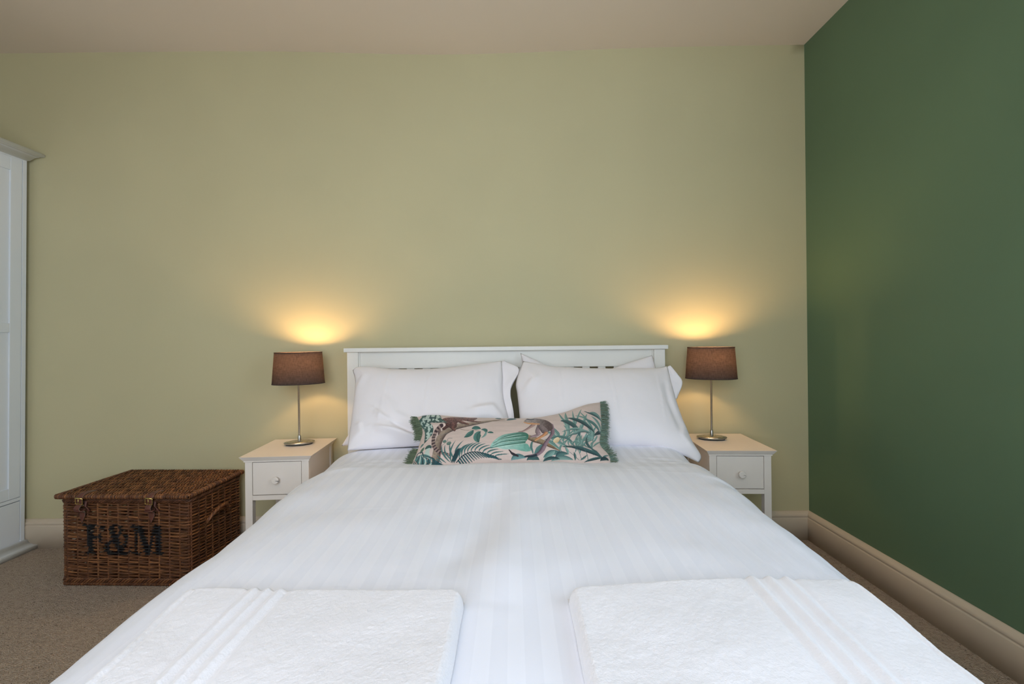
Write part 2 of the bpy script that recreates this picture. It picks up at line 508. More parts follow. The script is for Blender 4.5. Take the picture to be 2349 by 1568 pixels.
skirting('baseboard_back', (XR, 0), (XL, 0), (0, -1), 1, 1)
skirting('baseboard_right', (XR, REAR_Y), (XR, 0), (-1, 0), 1, 1)
skirting('baseboard_left', (XL, 0), (XL, REAR_Y), (1, 0), 1, 1)

# pendant lamp out of frame, above and left of the camera
pen = tag(empty('pendant_lamp', (-0.85, -2.15, CEIL - 0.012)), 'fabric drum pendant lamp hanging from the ceiling above the bed foot', 'lamp')
mb = MB(); mb.grid(lathe([(0.0, 0.012), (0.05, 0.01), (0.05, -0.02), (0.0, -0.022)], 24)); mb.build('ceiling_rose', M['white'], pen)
mb = MB(); mb.tube([(0, 0, -0.01), (0, 0, -0.24)], 0.004); mb.build('cord', M['white'], pen)
mb = MB(); mb.grid(lathe([(0.13, -0.20), (0.19, -0.42), (0.187, -0.42), (0.127, -0.20)], 40)); mb.build('lamp_shade', M['drum'], pen)
mb = MB(); mb.grid(lathe([(0.001, -0.24), (0.016, -0.245), (0.018, -0.27), (0.032, -0.31), (0.028, -0.335), (0.001, -0.35)], 20)); mb.build('bulb', M['pendant_bulb'], pen)

# ---------------------------------------------------------------- wardrobe
def wardrobe():
    r = tag(empty('wardrobe', (-2.478, -0.024, 0.0), 0, 0.017), 'tall white panelled wardrobe with moulded cornice at the left edge', 'wardrobe')
    W, Dp = 0.98, 0.56       # along y, along x
    m = M['cool_lit_white']
    bm = bmesh.new()
    bm_box(bm, -Dp, -0.0, -0.02, 0, 0.045, 1.965, 0.001)
    bm_box(bm, -Dp, -0.0, -W, -W + 0.02, 0.045, 1.965, 0.001)
    bm_box(bm, -Dp, -Dp + 0.01, -W + 0.02, -0.02, 0.045, 1.965)
    bm_box(bm, -Dp, 0, -W + 0.02, -0.02, 1.95, 1.965)
    bm_box(bm, -Dp + 0.01, -0.005, -W + 0.02, -0.02, 0.045, 0.06)
    bm_box(bm, -0.03, 0, -W + 0.02, -0.02, 0.252, 0.268, 0.001)
    from_bm('carcass', bm, m, r)
    def moulding(name, prof, flip=1):
        V = []
        for (o, z) in prof:
            V.append([(-Dp, 0 + o * 0.3, z), (o, 0 + o * 0.3, z), (o, -W - o, z), (-Dp, -W - o, z)])
        V = np.array(V)
        mm = MB(); mm.grid(V, True)
        k = mm.n - 4; mm.f.append(np.array([[k, k + 1, k + 2, k + 3]])); mm.f.append(np.array([[3, 2, 1, 0]]))
        return mm.build(name, m, r, False)
    moulding('cornice', [(0.0, 1.955), (0.012, 1.957), (0.020, 1.964), (0.030, 1.972), (0.044, 1.977), (0.048, 1.977), (0.048, 1.980), (0.068, 1.981), (0.070, 1.983), (0.070, 1.995), (0.066, 1.997)])
    moulding('plinth', [(0.062, 0.0), (0.062, 0.018), (0.058, 0.020), (0.042, 0.021), (0.026, 0.026), (0.016, 0.034), (0.012, 0.044), (0.0, 0.046)])
    # doors
    half = (W - 0.04) / 2
    for k in range(2):
        y1 = -0.022 - k * half; y0 = y1 - half + 0.003
        d = box('door_panel', -0.014, -0.008, y0 + 0.05, y1 - 0.05, 0.28, 1.93, m, None, 0)
        d.name = 'door'; d.parent = r
        st = 0.055; rails = [(0.270, 0.325), (1.090, 1.135), (1.885, 1.950)]
        for (a, b) in ((y0, y0 + st), (y1 - st, y1)):
            box('stile', -0.022, -0.001, a, b, 0.270, 1.950, m, d, 0.0012)
        for (a, b) in rails:
            box('rail', -0.022, -0.002, y0 + st, y1 - st, a, b, m, d, 0.0012)
        kn = MB(); ky = y0 + 0.028 if k == 0 else y1 - 0.028
        P = lathe([(0.0001, 0.0), (0.008, 0.0), (0.007, 0.010), (0.014, 0.018), (0.014, 0.024), (0.008, 0.028), (0.0001, 0.028)], 20)
        kn.grid(np.stack([P[..., 2] - 0.001, P[..., 0] + ky, P[..., 1] + 1.05], -1)); kn.build('knob', m, d)
    dr = box('drawer', -0.022, -0.002, -W + 0.023, -0.022, 0.052, 0.248, m, r, 0.0015)
    for ky in (-0.26, -0.72):
        kn = MB(); kn.grid(np.stack([P[..., 2] - 0.002, P[..., 0] + ky, P[..., 1] + 0.15], -1)); kn.build('knob', m, dr)
wardrobe()

# ---------------------------------------------------------------- bedside tables
def bedside(loc, rz, label, W=0.302, H=0.541):
    r = tag(empty('bedside_table', loc, rz), label, 'bedside table', 'white bedside tables flanking the bed')
    m = M['white']; w = W / 2; d = 0.1875; bw = w - 0.018; bd = d - 0.018
    box('table_top', -w, w, -d, d, H - 0.018, H, m, r, 0.0012, bot_in=0.012)
    box('moulding', -w + 0.014, w - 0.014, -d + 0.014, d - 0.014, H - 0.0245, H - 0.018, m, r, 0.001)
    L = 0.030
    for sx in (-1, 1):
        for sy in (-1, 1):
            xa, xb = sorted((sx * bw, sx * (bw - L))); ya, yb = sorted((sy * bd, sy * (bd - L)))
            box('leg', xa, xb, ya, yb, 0.0, H - 0.0245, m, r, 0.0014)
    z1 = H - 0.0265; z0 = z1 - 0.142
    for sx in (-1, 1):
        xa, xb = sorted((sx * (bw - 0.005), sx * (bw - 0.020)))
        box('side_panel', xa, xb, -bd + L, bd - L, z0 - 0.02, z1, m, r, 0.0008)
    box('back_panel', -bw + L, bw - L, bd - 0.014, bd - 0.004, z0 - 0.02, z1, m, r, 0.0008)
    box('front_rail', -bw + L, bw - L, -bd + 0.001, -bd + 0.022, z0 - 0.021, z0 - 0.001, m, r, 0.0012)
    dr = box('drawer', -bw + L + 0.0018, bw - L - 0.0018, -bd + 0.0015, -bd + 0.02, z0 + 0.0018, z1 - 0.001, m, r, 0.0012)
    P = lathe([(0.0001, 0.0), (0.0085, 0.0), (0.0075, 0.006), (0.0085, 0.012), (0.0140, 0.017), (0.0148, 0.020), (0.0148, 0.0245), (0.0141, 0.0262), (0.0130, 0.0269), (0.0120, 0.0270), (0.0001, 0.0273)], 28)
    kn = MB(); kn.grid(np.stack([P[..., 0], -P[..., 2] - bd + 0.0015, P[..., 1] + (z0 + z1) / 2 - 0.004], -1)); kn.build('knob', m, dr)
    return r
bedside((-1.033, -0.2175, 0), math.radians(4.0), 'white one-drawer bedside table between the wicker hamper and the bed')
bedside((0.980, -0.2175, 0), math.radians(-3.0), 'white one-drawer bedside table by the dark green wall', W=0.296, H=0.545)

# ---------------------------------------------------------------- bedside lamps
def lamp(loc, rz, label):
    r = tag(empty('table_lamp', loc, rz), label, 'lamp', 'lit bedside lamps with taupe shades')
    ex = 0.70
    mb = MB(); mb.grid(lathe([(0.001, 0.0), (0.058, 0.0), (0.060, 0.003), (0.060, 0.004)], 48, 1, ex)); mb.build('foot_pad', M['dark'], r)
    mb = MB(); mb.grid(lathe([(0.060, 0.004), (0.067, 0.008), (0.0685, 0.011), (0.067, 0.013), (0.05, 0.0165), (0.03, 0.0195), (0.012, 0.0215), (0.001, 0.022)], 56, 1, ex))
    mb.build('base', M['steel'], r)
    mb = MB(); mb.grid(lathe([(0.0075, 0.020), (0.0075, 0.036), (0.0062, 0.040), (0.0062, 0.044), (0.004, 0.045)], 20)); mb.build('collar', M['steel'], r)
    mb = MB(); mb.grid(lathe([(0.0045, 0.040), (0.0045, 0.318), (0.009, 0.320), (0.009, 0.350), (0.001, 0.351)], 20)); mb.build('stem', M['steel'], r)
    z0, z1 = 0.290, 0.438; rb, rt = 0.1165, 0.1055; ey = 0.76
    prof = [(rb - (rb - rt) * t, z0 + (z1 - z0) * t) for t in np.linspace(0, 1, 14)]
    inn = [(a - 0.0012, b) for a, b in prof[::-1]]
    V = lathe(prof + inn + [prof[0]], 80, 1, ey)
    mb = MB(); mb.grid(V)
    fl = len(prof) - 1
    idx = np.array([0] * (fl * 80) + [1] * ((V.shape[0] - 1 - fl) * 80))
    sh = obj_mesh('lamp_shade', np.vstack(mb.v), np.vstack(mb.f).astype(np.int32), None, r, True, [M['shade'], M['lining']], idx)
    for (rr, zz) in ((rt, z1), (rb, z0)):
        a = np.linspace(0, 2 * PI, 80, endpoint=False)
        t = MB(); t.tube(np.stack([rr * np.cos(a), rr * ey * np.sin(a), 0 * a + zz], 1), 0.0017, 6, True); t.build('binding', M['trim'], sh)
    sp = MB()
    for k in range(3):
        a = k * 2 * PI / 3 + 0.4
        sp.tube([(0.012 * math.cos(a), 0.012 * math.sin(a), 0.345), ((rt - 0.003) * math.cos(a), (rt - 0.003) * ey * math.sin(a), z1 - 0.004)], 0.0014, 6)
    a = np.linspace(0, 2 * PI, 20, endpoint=False); sp.tube(np.stack([0.012 * np.cos(a), 0.012 * np.sin(a), 0 * a + 0.345], 1), 0.002, 6, True)
    sp.build('shade_ring', M['steel'], sh)
    b = MB(); b.grid(lathe([(0.0225, 0.3645), (0.0250, 0.3745), (0.0245, 0.386), (0.021, 0.399), (0.012, 0.408), (0.001, 0.410)], 28)); bu = b.build('bulb', M['bulb'], r)
    b = MB(); b.grid(lathe([(0.001, 0.350), (0.012, 0.351), (0.013, 0.355), (0.0222, 0.364), (0.001, 0.3642)], 28)); b.build('bulb_base', M['white'], bu)
    return r
lamp((-1.024, -0.160, 0.541), math.radians(24), 'lit table lamp with taupe shade on the bedside table beside the hamper')
lamp((0.942, -0.160, 0.545), math.radians(-14), 'lit table lamp with taupe shade near the dark green wall')

# ---------------------------------------------------------------- bed frame and mattress
BX = -0.0355
def bed():
    r = tag(empty('bed_frame', (BX, -0.075, 0)), 'white wooden king size bed frame with slatted headboard', 'bed')
    m = M['bedwhite']; hw = 0.7795; f = -0.022
    box('headboard_cap', -0.7925, 0.7925, f - 0.012, 0.036, 0.975, 0.9955, m, r, 0.004, seg=3)
    for s in (-1, 1):
        xa, xb = sorted((s * hw, s * (hw - 0.054)))
        box('post', xa, xb, f, 0.030, 0, 0.975, m, r, 0.0025)
        xa, xb = sorted((s * (hw - 0.054), s * (hw - 0.060)))
        box('bead', xa, xb, f + 0.008, 0.024, 0.40, 0.975, m, r, 0.002)
    box('top_rail', -hw + 0.060, hw - 0.060, f + 0.012, 0.020, 0.892, 0.975, m, r, 0.0015)
    box('bottom_rail', -hw + 0.060, hw - 0.060, f + 0.012, 0.020, 0.34, 0.44, m, r, 0.0015)
    box('centre_stile', -0.021, 0.021, f + 0.010, 0.022, 0.44, 0.8915, m, r, 0.0015)
    inner = hw - 0.060
    pitch = (inner - 0.021) / 9.0 + 0.0002
    for s in (-1, 1):
        for k in range(8):
            xc = s * (0.021 - 0.0185 + pitch * (k + 1) - 0.0 + 0.002)
            box('slat', xc - 0.0185, xc + 0.0185, f + 0.016, 0.014, 0.44, 0.892, m, r, 0.0012)
    for s in (-1, 1):
        xa, xb = sorted((s * hw, s * (hw - 0.028)))
        box('side_rail', xa, xb, -2.02, f, 0.20, 0.345, m, r, 0.002)
        xa, xb = sorted((s * hw, s * (hw - 0.054)))
        box('foot_post', xa, xb, -2.07, -2.02, 0, 0.36, m, r, 0.002)
    box('foot_rail', -hw + 0.054, hw - 0.054, -2.06, -2.03, 0.20, 0.345, m, r, 0.002)
    box('slat_base', -hw + 0.028, hw - 0.028, -2.02, f, 0.27, 0.29, m, r, 0.002)
    mt = tag(empty('mattress', (BX, -0.11, 0.29)), 'white mattress under the duvet', 'mattress')
    box('mattress_body', -0.630, 0.630, -1.95, 0.0, 0.0, 0.205, M['mattress'], mt, 0.045, seg=4)
bed()

# ---------------------------------------------------------------- duvet
def duvet():
    ny, ns = 330, 300
    ys = np.linspace(-0.155, -2.13, ny)
    q = (ys - ys[0]) / (ys[-1] - ys[0])
    xt = np.linspace(-1, 1, ns)
    V = np.zeros((ny, ns, 3)); UV = np.zeros((ny, ns, 2))
    for i, y in enumerate(ys):
        dd = -y
        hwL = np.interp(dd, [0.12, 0.35, 0.6, 1.0, 1.45, 1.8, 2.2], [0.745, 0.760, 0.745, 0.710, 0.692, 0.678, 0.674])
        hwR = np.interp(dd, [0.12, 0.35, 0.6, 1.0, 1.45, 1.8, 2.2], [0.755, 0.768, 0.762, 0.744, 0.728, 0.710, 0.702])
        zt = np.interp(dd, [0.12, 0.30, 0.45, 0.62, 0.72, 0.84, 0.98, 1.3, 1.7, 2.05, 2.13], [0.545, 0.558, 0.578, 0.572, 0.575, 0.590, 0.592, 0.590, 0.586, 0.580, 0.565])
        crown = 0.012
        # right and left profiles: flat, elliptical shoulder, hanging side
        def side(hw, r, rz):
            a = np.linspace(0, math.radians(60), 40)
            ex = hw - r + r * np.sin(a); ez = -rz * (1 - np.cos(a))
            rail = 0.802                                # the cloth falls outside the bed's side rail
            lo = 0.345 - zt
            px_ = np.r_[np.linspace(0, hw - r, 40)[:-1], ex, (ex[-1] + rail) / 2 + 0.012, rail - 0.004, rail, rail + 0.004]
            pz_ = np.r_[np.zeros(39), ez, (ez[-1] + lo) / 2 + 0.006, lo + 0.012, lo - 0.03, 0.17 - zt]
            s = np.r_[0, np.cumsum(np.hypot(np.diff(px_), np.diff(pz_)))]
            ss = np.linspace(0, s[-1], 400)
            x = np.interp(ss, s, px_); z = np.interp(ss, s, pz_)
            k = np.ones(15) / 15                        # soften the bends
            z = np.convolve(np.pad(z, 7, mode='edge'), k, 'valid')
            z = z + crown * (1 - np.clip(ss / (hw - r), 0, 1) ** 2)
            return ss, x, z
        sl, xl_, zl = side(hwL, 0.165, 0.13); sr, xr_, zr = side(hwR, 0.125, 0.125)
        S = np.where(xt < 0, -xt * sl[-1], xt * sr[-1])
        X = np.where(xt < 0, -np.interp(S, sl, xl_), np.interp(S, sr, xr_))
        Z = np.where(xt < 0, np.interp(S, sl, zl), np.interp(S, sr, zr))
        V[i, :, 0] = BX + X; V[i, :, 1] = y; V[i, :, 2] = zt + Z
        UV[i, :, 0] = np.where(xt < 0, -S, S); UV[i, :, 1] = dd
    # relief: broad puffs, folds and creases, along the surface normal
    tu = np.gradient(V, axis=1); tv = np.gradient(V, axis=0)
    Nn = np.cross(tv, tu); Nn /= np.linalg.norm(Nn, axis=2)[..., None]
    Nn = np.where(Nn[..., 2:3] < -0.3, -Nn, Nn)
    s_, y_ = UV[..., 0], UV[..., 1]
    h = 0.020 * fbm(s_ * 2.2 + 4, y_ * 2.0, 2, 21) + 0.006 * fbm(s_ * 6, y_ * 5, 2, 31)
    # side ripples
    edge = np.clip((np.abs(s_) - 0.50) / 0.18, 0, 1)
    h += edge * 0.012 * fbm(s_ * 2.0, y_ * 6.5, 2, 41)
    def ridge(pts, amp, w, skew=0.0):
        d, t, sg = seg_dist(s_, y_, pts)
        return amp * np.exp(-(d / (w * (1 + skew * sg))) ** 2) * np.clip(np.sin(PI * np.clip(t, 0.03, 0.97)) * 1.6, 0, 1)
    # the soft valley and lip running down the middle, and the ironed cross creases
    h += ridge([(-0.02, 1.05), (-0.035, 1.35), (-0.10, 1.62)], -0.010, 0.045) + ridge([(0.045, 1.05), (0.03, 1.4), (0.0, 1.7)], 0.008, 0.05)
    h += ridge([(-0.75, 1.24), (-0.2, 1.22), (0.1, 1.12), (0.55, 1.17)], 0.0004, 0.005, 0.4)
    h += ridge([(0.15, 0.87), (0.40, 0.88), (0.66, 0.93)], 0.0009, 0.008, 0.4)
    # folds sweeping over the shoulders near the head
    for (a, b, c) in (((-0.80, 0.80), (-0.52, 0.66), (-0.30, 0.62)), ((-0.85, 0.95), (-0.55, 0.74), (-0.36, 0.70)), ((-0.9, 1.1), (-0.62, 0.86), (-0.45, 0.80))):
        h += ridge([a, b, c], 0.005, 0.020, 0.4)
    for (a, b, c) in (((0.86, 0.80), (0.66, 0.66), (0.50, 0.63)), ((0.92, 0.98), (0.72, 0.78), (0.50, 0.69)), ((0.95, 1.2), (0.75, 1.02), (0.62, 0.94))):
        h += ridge([a, b, c], 0.005, 0.020, 0.4)
    # dip under the pillows and under the cushion
    V = V + Nn * h[..., None]
    xx, yy = V[..., 0], -V[..., 1]
    V[..., 2] -= 0.016 * np.exp(-((xx + 0.02) / 0.34) ** 4) * np.exp(-((yy - 0.66) / 0.07) ** 2)
    mb = MB(); mb.grid(V[:, ::-1])
    o = mb.build('duvet', M['duvet'])
    uvl = o.data.uv_layers.new(name='weave')
    vi = np.zeros(len(o.data.loops), np.int32); o.data.loops.foreach_get('vertex_index', vi)
    uvl.data.foreach_set('uv', UV[:, ::-1].reshape(-1, 2)[vi].astype(np.float32).ravel())
    so = o.modifiers.new('thickness', 'SOLIDIFY'); so.thickness = 0.012; so.offset = 1.0 if False else -1.0
    tag(o, 'white satin-stripe duvet spread over the bed', 'duvet')
    return V
DV = duvet()

def duvet_z(x, y):
    """height of the duvet's top at given points"""
    x = np.asarray(x, float); y = np.asarray(y, float)
    ny = DV.shape[0]
    fy = np.clip((y - DV[0, 150, 1]) / (DV[-1, 150, 1] - DV[0, 150, 1]) * (ny - 1), 0, ny - 1.001)
    i0 = fy.astype(int)
    out = np.zeros(x.shape)
    for i in np.unique(i0):
        k = i0 == i
        t = (fy - i0)[k]
        vals = []
        for row in (DV[i], DV[i + 1]):
            j0 = int(np.argmin(row[:, 0])); j1 = int(np.argmax(row[:, 0]))
            rr = row[max(j0, 60):j1 + 1] if j1 > j0 else row
            o = np.argsort(rr[:, 0]); vals.append(np.interp(x[k], rr[o, 0], rr[o, 2]))
        out[k] = vals[0] * (1 - t) + vals[1] * t
    return out

# ---------------------------------------------------------------- pillows
def frame(y0, z0, y1, z1):
    d = np.array([0, y1 - y0, z1 - z0]); d /= np.linalg.norm(d)
    n = np.cross(np.array([1.0, 0, 0]), d)          # points toward the room
    return np.array([0, y0, z0]), np.array([1.0, 0, 0]), d, n

def soft_panel(top, bottom, left, right, T, nu, nv, fr, folds=(), seed=0, belly=0.25, q=0.55, wr=0.003, Tb=None, bend=0.0, pw=3.0):
    """stuffed case: Coons patch outline in its leaning plane, domed front and back"""
    Tp = catmull(top, nu); Bp = catmull(bottom, nu); Lp = catmull(left, nv); Rp = catmull(right, nv)
    u = np.linspace(0, 1, nu); v = np.linspace(0, 1, nv)
    # denser toward the seams
    U, Vv = np.meshgrid(u, v)
    C = (1 - Vv)[..., None] * Bp[None] + Vv[..., None] * Tp[None] + (1 - U)[..., None] * Lp[:, None] + U[..., None] * Rp[:, None]
    C -= ((1 - U) * (1 - Vv))[..., None] * Bp[0] + (U * (1 - Vv))[..., None] * Bp[-1] + ((1 - U) * Vv)[..., None] * Tp[0] + (U * Vv)[..., None] * Tp[-1]
    a = np.abs(2 * U - 1); b = np.abs(2 * Vv - 1)
    f = ((1 - a ** pw) * (1 - b ** pw)) ** q
    f = f * (1 + belly * (0.5 - Vv) * 1.4)
    X, Y = C[..., 0], C[..., 1]
    h = np.zeros_like(X)
    for (pts, amp, w) in folds:
        d, t, sg = seg_dist(X, Y, pts)
        h += amp * np.exp(-(d / (w * (1.0 + 0.35 * sg))) ** 2) * np.clip(np.sin(PI * np.clip(t, 0.04, 0.96)) * 1.8, 0, 1)
    m = np.clip(f * 1.6, 0, 1)
    h = h * m + m * wr * (fbm(X * 9, Y * 7, 3, seed) + 1.2 * fbm(X * 3, Y * 3, 2, seed + 5))
    O, ex, ey, en = fr
    sag = bend * (2 * U - 1) ** 2
    base = O + X[..., None] * ex + Y[..., None] * ey
    Fp = base + (T * f + h + sag)[..., None] * en
    Bk = base + (-(Tb or T) * f + sag + 0.5 * m * wr * fbm(X * 6, Y * 6, 2, seed + 9))[..., None] * en
    return Fp, Bk, (X, Y, U, Vv)

def closed_panel(name, Fp, Bk, mat, parent):
    nv, nu = Fp.shape[:2]
    mb = MB(); mb.grid(Fp); mb.grid(Bk[:, ::-1])
    o = mb.build(name, mat, parent)
    bm = bmesh.new(); bm.from_mesh(o.data)
    bmesh.ops.remove_doubles(bm, verts=bm.verts, dist=0.0004)
    bm.to_mesh(o.data); bm.free()
    o.data.polygons.foreach_set('use_smooth', np.ones(len(o.data.polygons), bool))
    return o

def hem_strip(name, inner, outer, fr, mat, parent, gap=0.006, wave=0.006, seed=0, off=0.0):
    """the open end of a pillowcase: two loose layers from the stuffed end to the hem"""
    I = catmull(inner, 40); Oo = catmull(outer, 40)
    O, ex, ey, en = fr
    t = np.linspace(0, 1, 12)[:, None, None]
    P2 = I[None] * (1 - t) + Oo[None] * t
    w = wave * fbm(P2[..., 1] * 14, t[..., 0] * 2 + 0 * P2[..., 1], 2, seed) * 2 * t[..., 0]
    s = np.sin(PI * np.linspace(0.02, 0.98, 40))[None]
    mb = MB()
    A = O + P2[..., :1] * ex + P2[..., 1:2] * ey + (off + w + gap * s * (0.4 + t[..., 0]))[..., None] * en
    B = O + P2[..., :1] * ex + P2[..., 1:2] * ey + (off + w - gap * s * (0.4 + t[..., 0]))[..., None] * en
    mb.grid(A[:, ::-1]); mb.grid(B)
    o = mb.build(name, mat, parent)
    so = o.modifiers.new('thickness', 'SOLIDIFY'); so.thickness = 0.0012
    return o

def pillow(label, loc, top, bottom, left, right, T, plane, folds=(), seed=0, hem=None, **k):
    r = tag(empty('pillow', (0, 0, 0)), label, 'pillow', 'white pillows against the headboard')
    fr = frame(*plane)
    Fp, Bk, _ = soft_panel(top, bottom, left, right, T, 110, 80, fr, folds, seed, **k)
    c = np.array(loc)
    r.location = loc
    o = closed_panel('pillowcase', Fp - c, Bk - c, M['cotton'], r)
    if hem:
        h = hem_strip('open_hem', hem[0], hem[1], fr, M['cotton'], r, seed=seed, off=hem[2] if len(hem) > 2 else 0.0)
        me = h.data; co = np.zeros(len(me.vertices) * 3, np.float32); me.vertices.foreach_get('co', co)
        me.vertices.foreach_set('co', (co.reshape(-1, 3) - c).astype(np.float32).ravel()); me.update()
    return r

PF = (-0.445, 0.590, -0.225, 0.905)
PR = (-0.262, 0.575, -0.140, 0.915)
# behind, left
pillow('white pillow at the back on the hamper side, mostly hidden by the one in front', (-0.40, -0.28, 0.60),
       [(-0.700, 0.330), (-0.55, 0.335), (-0.2, 0.345), (0.005, 0.350)], [(-0.785, -0.022), (-0.55, -0.01), (-0.2, -0.01), (0.005, 0.005)],
       [(-0.785, -0.022), (-0.762, 0.02), (-0.71, 0.10), (-0.700, 0.330)], [(0.005, 0.005), (-0.02, 0.12), (-0.02, 0.23), (0.005, 0.345)],
       0.050, PR, seed=61, q=0.42, pw=4.0)
# behind, right
pillow('white pillow at the back on the green-wall side, top corners showing', (0.38, -0.28, 0.60),
       [(0.035, 0.412), (0.10, 0.380), (0.20, 0.335), (0.40, 0.315), (0.56, 0.360), (0.672, 0.395)], [(0.05, 0.0), (0.3, -0.01), (0.55, -0.01), (0.725, -0.015)],
       [(0.05, 0.0), (0.07, 0.12), (0.055, 0.28), (0.035, 0.412)], [(0.725, -0.015), (0.700, 0.1), (0.690, 0.26), (0.672, 0.395)],
       0.050, PR, seed=71, q=0.42, pw=4.0)
# in front, left
pillow('white pillow in front on the hamper side, behind the printed cushion', (-0.38, -0.36, 0.60),
       [(-0.742, 0.372), (-0.722, 0.390), (-0.65, 0.388), (-0.554, 0.373), (-0.361, 0.374), (-0.167, 0.398), (-0.055, 0.415)],
       [(-0.694, -0.018), (-0.55, -0.010), (-0.35, 0.0), (-0.15, 0.0), (-0.015, 0.0)],
       [(-0.694, -0.018), (-0.700, 0.06), (-0.704, 0.138), (-0.718, 0.3), (-0.742, 0.372)],
       [(-0.015, 0.0), (-0.022, 0.11), (-0.047, 0.23), (-0.050, 0.33), (-0.055, 0.415)],
       0.066, PF, Tb=0.04,
       folds=[([(-0.40, 0.0), (-0.50, 0.06), (-0.60, 0.15)], 0.014, 0.018), ([(-0.38, 0.02), (-0.46, 0.035), (-0.60, 0.07)], 0.014, 0.013), ([(-0.40, 0.035), (-0.48, 0.065), (-0.58, 0.11)], -0.008, 0.010),
              ([(-0.36, 0.05), (-0.50, 0.12), (-0.57, 0.22)], 0.006, 0.020), ([(-0.02, 0.08), (-0.09, 0.155), (-0.19, 0.13)], 0.012, 0.022),
              ([(-0.03, 0.06), (-0.10, 0.10), (-0.16, 0.09)], -0.008, 0.016), ([(-0.055, 0.40), (-0.07, 0.30), (-0.05, 0.2)], 0.006, 0.012),
              ([(-0.72, 0.38), (-0.68, 0.33), (-0.70, 0.25)], 0.008, 0.016), ([(-0.70, 0.0), (-0.64, 0.05), (-0.66, 0.10)], 0.008, 0.02),
              ([(-0.557, 0.40), (-0.565, 0.2), (-0.57, 0.05)], 0.0022, 0.0035), ([(-0.375, 0.40), (-0.378, 0.2), (-0.378, 0.1)], 0.0026, 0.0035),
              ([(-0.165, 0.40), (-0.166, 0.2), (-0.166, 0.1)], 0.0020, 0.0035)],
       seed=81, wr=0.004,
       hem=([(-0.062, 0.413), (-0.056, 0.33), (-0.055, 0.23), (-0.030, 0.11), (-0.022, 0.02)], [(-0.045, 0.428), (0.026, 0.372), (-0.014, 0.266), (0.000, 0.142), (0.004, 0.02)], -0.010))
# in front, right
pillow('white pillow in front on the green-wall side, its corner drooping toward the bedside table', (0.38, -0.36, 0.60),
       [(0.046, 0.412), (0.12, 0.395), (0.196, 0.378), (0.418, 0.365), (0.643, 0.366), (0.712, 0.378)],
       [(0.032, 0.0), (0.25, 0.0), (0.427, -0.012), (0.56, -0.016), (0.68, -0.048), (0.752, -0.086)],
       [(0.032, 0.0), (0.024, 0.142), (0.016, 0.24), (0.012, 0.302), (0.046, 0.412)],
       [(0.752, -0.086), (0.768, -0.056), (0.744, 0.01), (0.722, 0.147), (0.714, 0.27), (0.712, 0.378)],
       0.066, PF, Tb=0.04,
       folds=[([(0.72, 0.36), (0.69, 0.24), (0.70, 0.10)], 0.008, 0.022), ([(0.68, 0.30), (0.67, 0.18), (0.70, 0.02)], -0.008, 0.022),
              ([(0.74, 0.10), (0.70, 0.02), (0.74, -0.05)], 0.008, 0.018), ([(0.04, 0.38), (0.09, 0.30), (0.03, 0.22)], 0.008, 0.022),
              ([(0.20, 0.39), (0.205, 0.2), (0.205, 0.1)], 0.0026, 0.005),
              ([(0.43, 0.38), (0.435, 0.2), (0.435, 0.1)], 0.0020, 0.0035), ([(0.645, 0.37), (0.64, 0.2), (0.63, 0.05)], 0.0022, 0.0035)],
       seed=91, wr=0.004,
       hem=([(0.700, 0.376), (0.708, 0.33), (0.712, 0.27), (0.714, 0.21)], [(0.728, 0.384), (0.752, 0.335), (0.766, 0.292), (0.728, 0.216)], -0.012))

